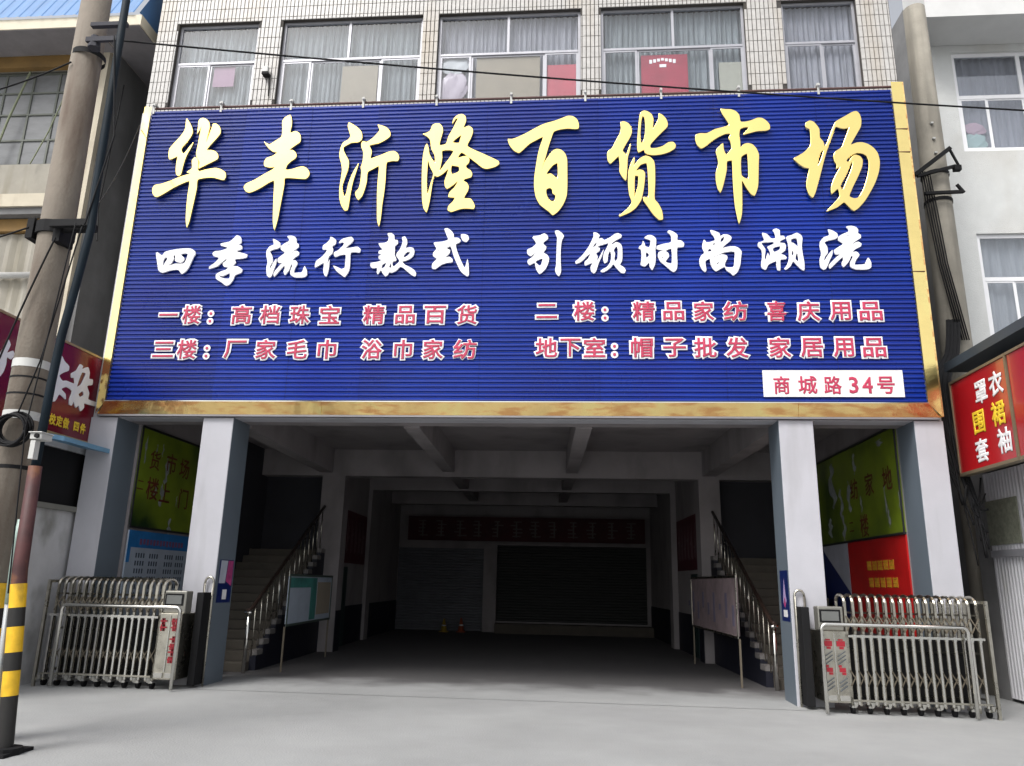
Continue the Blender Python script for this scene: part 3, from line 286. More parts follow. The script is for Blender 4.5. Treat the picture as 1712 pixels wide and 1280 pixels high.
# ============================================================= MARKET BUILDING
B = empty('market_building', (-1.2, 0, 0), 'market hall with white columns and tiled upper storey behind the big blue board', 'building')
for x0, x1 in ((-8.03, -7.57), (-6.09, -5.58), (3.115, 3.63), (5.126, 5.55)):
    co = MB().box(x0, x1, 0, .65, 0, 4.12).build('column', COLP, B, bevel=.008)
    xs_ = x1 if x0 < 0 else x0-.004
    Box(xs_, xs_+.004, .012, .64, .0, 4.12).build('column_side', SIDEP, co)  # thin slate-blue panel over one side face of each column
Box(-8.03, 5.55, .05, .35, 4.12, 9.9).build('lintel_wall', COLP, B)
Box(-8.03, 5.55, .351, .65, 4.125, 4.9).build('lintel_back', INW, B)
# upper wall core with window openings
WINS = [(-7.61, -6.02), (-5.55, -2.85), (-2.55, .08), (.45, 3.02), (3.68, 4.97)]
ZS, ZT, ZTOP = 10.02, 11.87, 13.6
m = MB(); m.box(-8.02, 5.54, .115, .6, 9.9, ZS); m.box(-8.02, 5.54, .115, .6, ZT, ZTOP)
xs = [-8.02]+[v for w in WINS for v in w]+[5.54]
for i in range(0, len(xs), 2): m.box(xs[i], xs[i+1], .115, .6, ZS, ZT)
m.build('upper_wall', GROUT, B)
# tiles, each with its own joints: 70 x 215 mm
tm = MB(); tw, th, gp = .076, .225, .0095
z = 9.92
while z < ZTOP:
    x = -8.02
    while x < 5.53:
        inwin = [w for w in WINS if x+tw > w[0]+.003 and x < w[1]-.003] if (z+th > ZS and z < ZT) else []
        x1 = min(x+tw, 5.54)-gp; z1 = z+th-.006; a, b, zz0, zz1 = x, x1, z, z1
        ok = True
        for w in inwin:
            if z < ZS and z1 > ZS: zz1 = min(zz1, ZS-.004)
            elif z1 > ZT and z < ZT: zz0 = max(zz0, ZT+.004)
            else:
                if a < w[0]: b = min(b, w[0]-.003)
                elif b > w[1]: a = max(a, w[1]+.003)
                else: ok = False
        if ok and b-a > .012 and zz1-zz0 > .02:
            dy = random.uniform(-.0015, .0015); y0 = .100+dy
            n = len(tm.v); e = .004
            tm.v += [(a, .1155, zz0), (b, .1155, zz0), (b, .1155, zz1), (a, .1155, zz1), (a+e, y0, zz0+e), (b-e, y0, zz0+e), (b-e, y0, zz1-e), (a+e, y0, zz1-e)]
            tm.f += [(n+4, n+5, n+6, n+7), (n, n+1, n+5, n+4), (n+1, n+2, n+6, n+5), (n+2, n+3, n+7, n+6), (n+3, n, n+4, n+7)]
        x += tw
    z += th
tm.build('wall_tiles', TILE, B, kind='stuff')
m = MB(); m.box(-8.03, -7.75, .65, 16, 4.9, ZTOP); m.box(-8.02, -7.75, .61, .65, 9.9, ZTOP); m.build('side_wall', DGREY, B)
Box(5.3, 5.55, .65, 16, 4.9, ZTOP).build('side_wall', DGREY, B)
Box(-8.03, 5.55, 15.6, 16, 0, ZTOP).build('back_wall', DGREY, B)
Box(-8.1, 5.6, .0, 16, ZTOP, ZTOP+.2).build('roof', DGREY, B)
# windows
def frame_bars(p, m, name, sub=None):
    mm = MB()
    for b in p: mm.box(*b)
    return mm.build(name, m, B)
def window(x0, x1, z0, z1, zt, uppers, lowers, y=.19, parent=B, fm=ALU, gm=GL, w=.045):
    mm = MB(); d = .05
    mm.box(x0, x0+w, y, y+d, z0, z1); mm.box(x1-w, x1, y, y+d, z0, z1)
    mm.box(x0+w, x1-w, y, y+d, z1-w, z1); mm.box(x0+w, x1-w, y, y+d, z0, z0+w)
    mm.box(x0+w, x1-w, y-.004, y+d, zt-w/2, zt+w/2)
    for q in uppers: mm.box(q-w/2, q+w/2, y+.002, y+d, zt+w/2, z1-w)
    fo = mm.build('window', fm, parent)
    ex = [x0+w]+list(uppers)+[x1-w]
    for a, b in zip(ex, ex[1:]): MB().box(a, b, y+.02, y+.026, zt+w/2, z1-w).build('pane', gm, fo)
    ex = [x0+w]+list(lowers)+[x1-w]
    for i, (a, b) in enumerate(zip(ex, ex[1:])):
        yy = y+.006+(i % 2)*.016
        sm = MB(); sw = .035; za, zb = z0+w, zt-w/2
        sm.box(a, a+sw, yy, yy+.014, za, zb); sm.box(b-sw, b, yy, yy+.014, za, zb)
        sm.box(a+sw, b-sw, yy, yy+.014, za, za+sw); sm.box(a+sw, b-sw, yy, yy+.014, zb-sw, zb)
        sm.build('sash', fm, fo)
        MB().box(a+sw, b-sw, yy+.005, yy+.009, za+sw, zb-sw).build('pane', gm, fo)
    return fo
ZM = 11.03
window(*WINS[0], ZS, ZT, ZM, (), (-6.93,))
window(*WINS[1], ZS, ZT, ZM, (-4.26,), (-4.96, -3.62))
window(*WINS[2], ZS, ZT, ZM, (-1.25,), (-1.93, -.57))
window(*WINS[3], ZS, ZT, ZM, (1.75,), (1.10, 2.41))
window(*WINS[4], ZS, ZT, ZM, (), (4.35,))
def curtain(x0, x1, z0, z1, y, m, label, per=.16, amp=.03, group=None, seed=0):
    rnd = random.Random(seed); mm = MB(); n = int((x1-x0)/.022); ph = rnd.uniform(0, 6); row = []
    for i in range(n+1):
        x = x0+(x1-x0)*i/n; ph += .022/per*6.28*rnd.uniform(.45, 1.55)
        row.append((x, y+amp*math.sin(ph)+amp*.5*math.sin(ph*.37+1)))
    for (a, ya), (b, yb) in zip(row, row[1:]): mm.quad((a, ya, z0), (b, yb, z0), (b, yb, z1), (a, ya, z1))
    return tag(mm.build('curtain', m, smooth=True, loc=None), label, 'curtain', group)
CG = 'curtains hanging in the upper windows'
LAB = ['grey curtain with a pink cloth in front, in the leftmost upper window', 'pleated grey curtain behind a beige board, in the second upper window from the left',
       'pale curtain behind the bundles and wide beige board, middle upper window', 'pleated grey curtain behind the dark red poster, in the fourth upper window',
       'pale pleated curtain with nothing in front, in the narrow rightmost upper window']
for i, w in enumerate(WINS):
    curtain(w[0]-.05, w[1]+.05, ZS-.05, ZT+.05, .325, (CURT, CURT, CURT2, CURT, CURT2)[i], LAB[i], group=CG, seed=i, per=.10, amp=.022)
def thing_box(name, b, m, label, cat, bevel=0):
    c = ((b[0]+b[1])/2, (b[2]+b[3])/2, b[4])
    return tag(Box(*b).build(name, m, loc=c, bevel=bevel), label, cat)
thing_box('pink_sheet', (-6.86, -6.45, .24, .25, 10.55, 11.0), mat('pink_cloth', (.30, .18, .26), .8), 'pink cloth hanging inside the leftmost upper window', 'cloth')
thing_box('beige_board', (-4.36, -3.68, .235, .25, 10.06, 10.9), BEIGE, 'beige board standing inside the second upper window', 'board')
thing_box('beige_board', (-1.83, -.66, .235, .25, 10.06, 11.0), BEIGE, 'wide beige board filling the middle pane of the middle upper window', 'board')
thing_box('red_board', (-.53, .03, .235, .25, 10.06, 10.78), PINKB, 'plain pinkish red board at the right end of the middle upper window', 'board')
rp = empty('red_poster', (1.5, .33, 10.06), 'dark red poster with white marks at its top, in the fourth upper window', 'poster')
Box(1.17, 2.0, .24, .25, 10.06, 10.92).build('sheet', mat('crimson_poster', (.30, .012, .04), .5, var=.2), rp)
q = MB()
for k in range(7): xx = 1.32+.07*k; q.box(xx, xx+.05, .234, .239, 10.80-.02*abs(k-3), 10.83-.01*abs(k-3)+.02)
q.box(1.5, 1.62, .234, .239, 10.66, 10.72); q.build('white_print', WHT, rp)
thing_box('cardboard_sheet', (2.55, 2.95, .24, .25, 10.06, 10.72), mat('pale_card', (.33, .33, .28), .8), 'pale cardboard sheet at the right end of the fourth upper window', 'cardboard')
def lump(name, c, sx, sy, sz, m, label, cat, seed=0, n=14):
    rnd = random.Random(seed); mm = MB(); rows = []
    for i in range(n+1):
        t = math.pi*i/n; rr = []
        for j in range(n*2):
            p = 2*math.pi*j/(n*2); k = 1+.14*math.sin(3*p+seed)*math.sin(2*t)+.10*math.sin(5*p+t*4)+rnd.uniform(-.05, .05)
            rr.append((c[0]+sx*k*math.sin(t)*math.cos(p), c[1]+sy*k*math.sin(t)*math.sin(p), c[2]+sz*k*math.cos(t)))
        rows.append(rr)
    for i in range(n):
        for j in range(n*2):
            j2 = (j+1) % (n*2); mm.quad(rows[i][j], rows[i+1][j], rows[i+1][j2], rows[i][j2])
    return tag(mm.build(name, m, smooth=True), label, cat)
lump('wrapped_bundle', (-2.24, .255, 10.86), .27, .02, .17, mat('white_wrap', (.45, .47, .49), .3), 'white plastic wrapped bundle, topmost in the left pane of the middle upper window', 'bundle', 1)
lump('wrapped_bundle', (-2.25, .255, 10.36), .26, .02, .30, mat('lilac_wrap', (.33, .28, .34), .35), 'lilac plastic wrapped bundle under the white one in the middle upper window', 'bundle', 2)

# ---- interior (all its parts follow the hall's slight skew)
def I(*boxes):
    mm = MB(skew=True)
    for b in boxes: mm.box(*b)
    return mm
I((-8.0, 5.55, .66, 15.6, 4.62, 4.8)).build('ceiling', INW, B)
I((-7.5, 5.4, 6.0, 6.35, 3.99, 4.62)).build('beam', INW, B)
I((-7.5, 5.4, 13.2, 13.5, 4.05, 4.62)).build('beam', INW, B)
I((-7.5, 5.4, 9.8, 10.1, 4.1, 4.62)).build('beam', INW, B)
for x in (-2.9, -.0):
    I((x, x+.27, .66, 6.0, 4.10, 4.62)).build('beam', INW, B); I((x, x+.27, 6.35, 9.8, 4.15, 4.62)).build('beam', INW, B); I((x, x+.27, 10.1, 13.2, 4.15, 4.62)).build('beam', INW, B)
for x in (-5.86, 3.12): I((x, x+.3, .66, 6.0, 4.06, 4.62)).build('beam', INW, B)
DKW = mat('stairwell_shade', (.025, .025, .032), .8, var=.2)  # stairwell darkness put into the colour of the far walls
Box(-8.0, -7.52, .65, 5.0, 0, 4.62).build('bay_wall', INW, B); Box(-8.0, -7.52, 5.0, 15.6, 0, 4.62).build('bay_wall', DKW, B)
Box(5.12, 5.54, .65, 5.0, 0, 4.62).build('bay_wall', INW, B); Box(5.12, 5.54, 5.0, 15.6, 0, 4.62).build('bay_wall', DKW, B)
I((-5.8, -5.25, 6.01, 6.5, 0, 3.99)).build('pier', INW, B); I((3.03, 3.50, 6.01, 6.5, 0, 3.99)).build('pier', INW, B)
I((-5.75, -5.4, 9.8, 10.3, .0, 4.1)).build('pier', INW, B); I((3.0, 3.35, 9.8, 10.3, .0, 4.1)).build('pier', INW, B)
I((-5.75, -5.5, 6.5, 9.8, 0, 4.62), (-5.75, -5.5, 10.3, 15.5, 0, 4.62)).build('hall_wall', INW, B)
I((3.15, 3.4, 6.5, 9.8, 0, 4.62), (3.15, 3.4, 10.3, 15.5, 0, 4.62)).build('hall_wall', INW, B)
I((-5.5, 3.15, 15.0, 15.4, 0, 4.62)).build('hall_end_wall', INW, B)
I((-5.499, -5.485, 6.5, 9.8, 0, .95), (-5.5, -5.485, 10.3, 15.0, 0, .95), (-5.245, -5.235, 6.02, 6.49, 0, .9)).build('dado', DADO, B)
I((3.135, 3.149, 6.5, 9.8, 0, .95), (3.135, 3.149, 10.3, 15.0, 0, .95), (3.015, 3.025, 6.02, 6.49, 0, .9)).build('dado', DADO, B)
for s, x, t in ((-1, -5.49, 'doorway'), (1, 3.14, 'doorway')):
    a, b = (x-.0, x+.02) if s < 0 else (x-.02, x)
    d = I((a, b, 7.1, 7.8, 0, 1.9)).build('door', mat('dark_green_door', (.01, .03, .028), .5), B)
def ribbed(name, x0, x1, y, z0, z1, m, parent, pitch=.09, dep=.02, skew=True):
    mm = MB(skew=skew); z = z0
    while z < z1-.01:
        zz = min(z1, z+pitch)
        mm.quad((x0, y, z), (x1, y, z), (x1, y-dep, z+(zz-z)*.3), (x0, y-dep, z+(zz-z)*.3))
        mm.quad((x0, y-dep, z+(zz-z)*.3), (x1, y-dep, z+(zz-z)*.3), (x1, y-dep, z+(zz-z)*.75), (x0, y-dep, z+(zz-z)*.75))
        mm.quad((x0, y-dep, z+(zz-z)*.75), (x1, y-dep, z+(zz-z)*.75), (x1, y, zz), (x0, y, zz)); z = zz
    return mm.build(name, m, parent)
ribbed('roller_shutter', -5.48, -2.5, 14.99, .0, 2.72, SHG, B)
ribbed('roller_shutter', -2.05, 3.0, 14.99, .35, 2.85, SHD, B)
I((-2.5, -2.05, 14.7, 15.0, 0, 2.85)).build('pier', INW, B)
I((-2.05, 3.1, 14.2, 15.0, 0, .3)).build('platform', STEP, B)
# stairs each side: separate steps, stringer, spandrel wall
def stairs(xa, xb, xin, side):
    st = empty_part('staircase', ((xa+xb)/2, 1.8, 0), B)
    for k in range(14):
        y = 1.8+.3*k; z = .16*(k+1)
        I((xa, xb, y, y+.34, z-.16, z)).build('step', STEP, st, bevel=.01)
    I((xa, xb, 6.02, 9.0, 2.05, 2.22)).build('landing', STEP, st)
    mm = MB(skew=True); x0, x1 = xin                       # solid spandrel under the flight
    for k in range(13):
        y = 2.1+.3*k; mm.box(x0, x1, y, y+.3, 0, .16*(k+1)+.10)
    mm.build('spandrel_wall', DADO, st)
    mm = MB(skew=True)
    for k in range(13):
        y = 2.1+.3*k; mm.box(x0-.004, x1+.004, y, y+.302, .16*(k+1)+.10, .16*(k+1)+.19)
    mm.build('stringer', mat('pale_stringer', (.16, .15, .145), .7), st)
def empty_part(name, loc, parent):
    o = bpy.data.objects.new(name, None); C.objects.link(o); o.parent = parent; o.location = Vector(loc)-worg(parent); o.empty_display_size = .2; return o
stairs(-7.5, -5.72, (-5.72, -5.6), -1); stairs(3.35, 5.1, (3.23, 3.35), 1)
I((-7.5, -5.76, 6.36, 6.5, 2.2, 4.62)).build('stairwell_shade_panel', DKW, B); I((3.51, 5.3, 6.36, 6.5, 2.2, 4.62)).build('stairwell_shade_panel', DKW, B)  # dark panels added across the openings, standing in for their shade

def railing(x, label, flip):
    o = empty('stair_railing', (x, 1.7, 0), label, 'railing', 'handrails of the two hall staircases')
    z = lambda y: max(0, (y-1.8))*.533
    mm = MB(skew=True); mm.tube([(x, 1.62, 1.04), (x, 1.8, 1.06), (x, 5.9, z(5.9)+1.06)], .032, 8); mm.build('handrail', WOOD, o, smooth=True)
    MB(skew=True).tube([(x, 1.7, 0), (x, 1.7, 1.05)], .035, 10).build('newel_post', STEELB, o, smooth=True)
    MB(skew=True).tube([(x-.06, 1.66, 1.0), (x+.06, 1.66, 1.0)], .03, 8).build('rail_end', STEELB, o, smooth=True)
    for k in range(14):
        y = 2.0+.29*k; zb = z(y)+.14
        MB(skew=True).tube([(x, y, zb), (x, y, z(y)+1.04)], .013, 6).build('baluster', STEEL, o, smooth=True)
    MB(skew=True).tube([(x, 3.2, z(3.2)), (x, 3.2, z(3.2)+1.04)], .024, 8).build('post', STEELB, o, smooth=True)
railing(-5.66, 'dark handrail with steel balusters on the left staircase', -1)
railing(3.29, 'dark handrail with shiny steel balusters on the right staircase', 1)

# notice boards beside the stairs
def notice(x, y0, y1, z0, z1, s, label, left):
    o = empty('notice_board', (x, (y0+y1)/2, z0), label, 'notice board')
    a, b = sorted((x, x+s*.03)); f0 = x+s*.03
    I((a, b, y0, y1, z0, z1)).build('board', PALE if left else mat('grey_pink_notice', (.22, .17, .18), .6, var=.3, vs=4), o)
    mm = MB(skew=True); a, b = sorted((f0, f0+s*.015))
    mm.box(a, b, y0, y1, z1, z1+.04); mm.box(a, b, y0, y1, z0-.04, z0); mm.box(a, b, y0-.04, y0, z0-.04, z1+.04); mm.box(a, b, y1, y1+.04, z0-.04, z1+.04)
    mm.build('frame', STEEL if not left else mat('dark_board_frame', (.05, .07, .06), .5), o)
    for yy in (y0-.04, y1): I((min(x, f0), max(x, f0), yy, yy+.025, 0, z0-.04)).build('leg', mat('dull_brown_steel', (.13, .11, .08)), o)
    a, b = sorted((f0+s*.001, f0+s*.004))
    if left:
        I((a, b, y0+1.35, y0+1.75, z0+.02, z1-.02), (a, b, y0+.02, y0+1.35, z1-.2, z1-.02)).build('teal_print', TEAL, o)
        I((a, b, y0+1.8, y1-.05, z0+.1, z1-.1)).build('beige_print', BEIGE, o)
    else:
        mm = MB(skew=True)
        for k in range(9): mm.box(a, b, y0+.2+k*.5, y0+.35+k*.5, z0+.15+(k % 3)*.12, z0+.5+(k % 2)*.2)
        mm.build('faded_print', mat('faded_blue_print', (.12, .11, .17), .6), o)
notice(-5.12, 2.05, 4.9, .80, 1.63, 1, 'notice board with pale and teal sheets beside the left staircase', True)
notice(2.80, 1.95, 5.9, .81, 1.77, -1, 'notice board with faded pinkish sheets beside the right staircase', False)
# red cloth posters on the hall's side walls and banner across the end
def hallposter(x, s, label):
    o = empty('wall_poster', (x, 8, 2), label, 'poster')
    a, b = sorted((x, x+s*.02)); f0 = x+s*.02; I((a, b, 6.9, 9.6, 2.0, 3.3)).build('sheet', mat('maroon_poster', (.07, .010, .018), .6, var=.2), o)
    a, b = sorted((f0+s*.001, f0+s*.005)); mm = MB(skew=True)
    for k in range(6):
        y = 7.05+k*.42; mm.box(a, b, y, y+.05, 2.25, 3.1); mm.box(a, b, y+.1, y+.25, 2.5+.1*(k % 3), 2.56+.1*(k % 3)); mm.box(a, b, y+.12, y+.16, 2.3, 2.9)
    mm.build('faded_lettering', mat('faded_grey_print', (.13, .08, .09), .6), o)
hallposter(-5.485, 1, 'maroon poster on the left wall deep inside the hall')
hallposter(3.135, -1, 'maroon poster on the right wall deep inside the hall')
o = empty('hanging_banner', (-1.2, 14.4, 3.0), 'long dark red banner with pale characters across the far end of the hall', 'banner')
I((-5.1, 2.9, 14.4, 14.43, 2.95, 3.75)).build('cloth', mat('dark_red_cloth', (.045, .008, .010), .8, var=.3), o)
for k in range(12):
    mm = MB(skew=True); x = -4.8+.64*k; rnd = random.Random(k)
    for j in range(5):
        zz = 3.1+.12*j; xx = x+rnd.uniform(0, .12); mm.box(xx, xx+rnd.uniform(.15, .33), 14.385, 14.395, zz, zz+.04)
    mm.box(x+.18, x+.23, 14.38, 14.384, 3.08, 3.62); mm.build('character', mat('pale_banner_print', (.09, .08, .075), .7), o)
# pale bags left at the foot of the stairs
def bag(x, y, z, label):
    rnd = random.Random(int(x*10)); mm = MB(); rings = []
    for k, (h, r_) in enumerate(((0, .13), (.06, .16), (.16, .15), (.24, .09), (.27, .03), (.33, .06))):
        rings.append([(x+r_*(1+.18*math.sin(3*t+k))*math.cos(t), y+.8*r_*(1+.18*math.cos(2*t+k))*math.sin(t), z+h) for t in [2*math.pi*i/14 for i in range(14)]])
    for a, b in zip(rings, rings[1:]):
        for i in range(14): mm.quad(a[i], a[(i+1) % 14], b[(i+1) % 14], b[i])
    tag(mm.build('plastic_bag', mat('dusty_pink_bag', (.34, .29, .29), .6), smooth=True), label, 'bag')
bag(-6.12, 1.45, .005, 'pale knotted bag at the foot of the left stairs')
bag(3.62, 1.45, .005, 'pale knotted bag at the foot of the right stairs')
# small fittings in the hall
o = empty('ceiling_camera', (-.05, 5.9, 4.45), 'small black camera under the ceiling beside the right beam', 'camera')
MB().tube([(-.10, 5.9, 4.60), (-.10, 5.9, 4.53)], .02, 8).build('stem', BLK, o); MB().tube([(-.10, 5.8, 4.47), (-.10, 5.98, 4.51)], .06, 10).build('body', BLK, o, smooth=True)
o = empty('dome_lamp', (2.4, 8.2, 4.5), 'small white dome lamp on the ceiling near the right pier', 'lamp')
MB().tube([(2.35, 8.2, 4.62), (2.35, 8.2, 4.56), (2.35, 8.2, 4.5)], [.12, .12, .05], 12).build('dome', PLASW, o, smooth=True)
def cone(x, y, m, h, label):
    o = empty('traffic_cone', (x, y, 0), label, 'cone'); Box(x-.14, x+.14, y-.14, y+.14, 0, .03).build('base', m, o)
    MB().tube([(x, y, .03), (x, y, h)], [.11, .025], 10).build('cone_body', m, o, smooth=True)
    MB().tube([(x, y, h*.45), (x, y, h*.65)], [.077, .055], 10).build('stripe', WHT, o, smooth=True)
cone(-4.3, 14.2, mat('dull_yellow_plastic', (.3, .2, .02), .6), .42, 'yellow cone standing at the foot of the grey shutter')
cone(-3.75, 14.3, mat('dull_orange_plastic', (.25, .05, .015), .6), .45, 'orange cone standing at the foot of the grey shutter')

# ---- posters in the side bays
PBL = empty('lime_poster', (-7.5, 1.6, 2.36), 'lime green poster with dark red characters above the pale blue poster, left bay', 'poster')
PBR = empty('lime_poster', (5.1, 2.6, 2.46), 'lime green poster with peeled white streaks above the red poster, right bay', 'poster')
Box(-7.52, -7.495, .68, 4.4, 2.40, 4.08).build('vinyl_sheet', LIME, PBL)
Box(5.095, 5.12, .68, 5.0, 2.50, 4.16).build('vinyl_sheet', LIME, PBR)
for (P, a, b, z0, z1) in ((PBL, -7.50, -7.475, 2.40, 4.08), (PBR, 5.07, 5.095, 2.50, 4.16)):
    y1 = 4.4 if P is PBL else 5.0
    mm = MB(); mm.box(a, b, .66, .68, z0-.03, z1+.03); mm.box(a, b, y1, y1+.03, z0-.03, z1+.03); mm.box(a, b, .68, y1, z0-.035, z0); mm.box(a, b, .68, y1, z1, z1+.035); mm.build('frame', mat('thin_dark_frame', (.03, .03, .035), .4, .4), P)
def streaks(P, x, s, lst):
    for (y, z, w, h) in lst:
        mm = MB(); pts = [(x, y+s*w*.5*math.sin(t)*(.7+.45*math.sin(5*t+y*9)+.3*math.sin(9*t+z*7))+.15*w*math.sin(4*math.cos(t)+y*5), z+h*.5*math.cos(t)) for t in [2*math.pi*i/26 for i in range(26)]]
        mm.poly(pts); mm.build('peeled_streak', mat('peeled_white_backing', (.26, .29, .29), .6, var=.35, vs=6), P)
streaks(PBL, -7.4925, 1, [(.84, 3.72, .07, .5), (1.62, 3.45, .16, .5), (1.55, 3.0, .16, .42), (1.32, 3.05, .07, .3), (1.95, 2.45, .13, .35), (2.1, 2.95, .05, .2), (1.2, 3.78, .05, .2), (1.4, 3.8, .05, .25)])
streaks(PBR, 5.0925, -1, [(2.6, 3.85, .16, .4), (1.3, 3.05, .07, .6), (1.22, 2.75, .10, .3), (3.0, 3.3, .22, .6), (3.9, 3.6, .4, .9), (3.45, 3.2, .2, .6), (3.4, 2.75, .2, .5), (4.2, 2.8, .3, .4), (1.35, 4.02, .3, .12), (.75, 3.0, .05, .3), (2.4, 3.1, .1, .3)])
for ch, y, z, s in (('市', 1.75, 3.60, .40), ('场', 2.25, 3.58, .4), ('货', 1.18, 3.58, .36), ('二', .82, 3.10, .22), ('楼', 1.22, 3.08, .42), ('上', 1.66, 3.06, .40), ('门', 2.35, 3.02, .4)):
    glyph(ch, (-7.491, y, z), s, DRED, PBL, RIGHTW, .012, thick=.004)
for ch, y, z, s in (('家', 1.95, 3.40, .42), ('地', 1.15, 3.40, .42), ('二', 3.0, 2.74, .25), ('楼', 2.35, 2.72, .42), ('纺', 2.7, 3.40, .4)):
    glyph(ch, (5.091, y, z), s, DRED, PBR, LEFTW, .012, thick=.004)
o = empty('calendar_poster', (-7.5, 1.7, 1.2), 'pale blue poster printed with rows of small dark marks, under the left lime poster', 'poster')
Box(-7.52, -7.495, .70, 4.4, .9, 2.33).build('sheet', PALE, o)
MB().box(-7.4949, -7.492, .70, 4.4, 2.05, 2.33).box(-7.4949, -7.492, .70, .80, 1.8, 2.05).build('blue_heading', SKYB, o)
mm = MB()
for k in range(14): mm.box(-7.4915, -7.490, 1.05+.11*k, 1.12+.11*k, 2.10+.01*(k % 2), 2.20)
mm.build('pink_heading_print', mat('dull_pink_print', (.20, .08, .16), .5), o)
mm = MB()
for c4, y0 in enumerate((.98, 1.42, 1.95, 2.35)):
    for rr in range(7):
        for k in range(4): mm.box(-7.4949, -7.493, y0+.08*k, y0+.08*k+.04, 1.88-.13*rr, 1.96-.13*rr)
mm.build('rows_of_marks', mat('dark_blue_print', (.05, .07, .10), .5), o)
o = empty('red_notice_poster', (5.1, 2, 1.2), 'red poster with two lines of yellow print on the right bay wall', 'poster')
Box(5.095, 5.12, .68, 3.3, .9, 2.46).build('sheet', REDB, o)
for row, (ya, yb, z) in enumerate(((1.2, 2.42, 2.02), (1.1, 2.4, 1.74))):
    for k in range(5):
        mm = MB()
        y = yb-(yb-ya)*(k+.5)/5
        for j in range(4): mm.box(5.091, 5.0945, y-.095+.05*j, y-.07+.05*j, z-.08+(j % 2)*.02, z+.08-(j*k % 3)*.02)
        for j in range(3): mm.box(5.089, 5.0905, y-.095, y+.09, z-.07+.06*j, z-.05+.06*j)
        mm.build('character', mat('dull_yellow_print', (.55, .30, .02), .5), o)
o = empty('blue_white_poster', (5.1, 3.9, 1.2), 'poster split diagonally in white and dark blue, left of the red poster', 'poster')
Box(5.095, 5.12, 3.32, 4.9, .9, 2.46).build('sheet', mat('greyish_white_print', (.35, .36, .42), .5), o)
mm = MB(); mm.poly([(5.092, 3.33, 1.55), (5.092, 3.33, .92), (5.092, 4.88, .92), (5.092, 4.88, 2.44)]); mm.build('blue_half', NAVY, o)
# narrow stickers on the inner faces of the middle columns
def sticker(x, s, y0, y1, z0, z1, label, top, low):
    o = empty('column_poster', (x, (y0+y1)/2, z0), label, 'poster')
    a, b = sorted((x+s*.001, x+s*.006)); Box(a, b, y0, y1, z0, z1).build('sheet', low, o)
    f0 = x+s*.008; h = z1-z0; cy = (y0+y1)/2; w = y1-y0
    def P(pts, m, n):
        q = MB().poly([(f0, cy+a*w, z0+b*h) for a, b in pts]); q.build(n, m, o)
    if top is PINK:
        P([(.02, .5), (.46, .38), (.46, .98), (.1, .98)], PINK, 'pink_print')
        P([(-.46, .45), (-.02, .45), (.06, .98), (-.42, .98)], mat('silver_print', (.45, .48, .56), .4), 'pale_print')
        MB().box(*sorted((f0+s*.002, f0+s*.003)), cy-.07, cy+.08, z0+.05, z0+.2).build('white_label', WHT, o)
    else:
        P([(0, .25), (.22, .38), (.12, .62), (0, .85), (-.1, .6), (-.2, .4)], mat('lilac_print', (.42, .32, .55), .4), 'figure_print')
        q = MB().poly([(f0+s*.003, cy+a*w, z0+b*h) for a, b in [(0, .26), (.15, .34), (0, .48), (-.14, .34)]]); q.build('pink_print', PINK, o)
        MB().box(*sorted((f0+s*.002, f0+s*.003)), cy-.12, cy+.1, z0+.06, z0+.16).build('white_label', WHT, o)
sticker(-5.58, 1, .10, .60, 1.20, 1.86, 'pink, silver and blue poster on the inner face of the left middle column', PINK, NAVY)
sticker(3.115, -1, .06, .50, 1.14, 1.87, 'dark blue poster with a pink figure on the inner face of the right middle column', NAVY, NAVY)

# ============================================================= THE BIG SIGN
SG = empty('sign_board', (-1.2, -.1, 4.16), 'huge blue corrugated board with gold frame and large gold characters', 'sign')
X0, X1, Z0, Z1 = -7.76, 5.31, 4.37, 9.84
pitch = .0765; n = int(round((Z1-Z0)/pitch)); pitch = (Z1-Z0)/n
cuts = [X0, -5.95, -4.72, -3.50, -1.55, .38, 2.35, 4.05, X1]
for c_, (xa, xb) in enumerate(zip(cuts, cuts[1:])):
    mm = MB(); rn = random.Random(c_); oy = rn.uniform(-.003, .003); NS = max(3, int((xb-xa)/.35))
    wav = [[rn.uniform(-.0022, .0022) for _ in range(NS+1)] for _ in range(n+1)]
    for i in range(n):
        z = Z0+i*pitch; yb, yf = -.075+oy, -.098+oy
        prof = [(yb, 0), (yb, .16), (yf, .34), (yf, .70), (yb, 1.0)]
        for k in range(NS):
            x_0 = xa+.002+(xb-xa-.004)*k/NS; x_1 = xa+.002+(xb-xa-.004)*(k+1)/NS
            for (ya, ta), (yc, tc) in zip(prof, prof[1:]):
                dz0, dz1 = wav[i][k], wav[i][k+1]
                mm.quad((x_0, ya, z+ta*pitch+dz0), (x_1, ya, z+ta*pitch+dz1), (x_1, yc, z+tc*pitch+dz1*(tc < 1)), (x_0, yc, z+tc*pitch+dz0*(tc < 1)))
    mm.build('corrugated_sheet', BLUE, SG)
Box(X0, X1, -.07, .0, Z0, Z1).build('backing', mat('sign_backing', (.05, .05, .06), .8), SG)
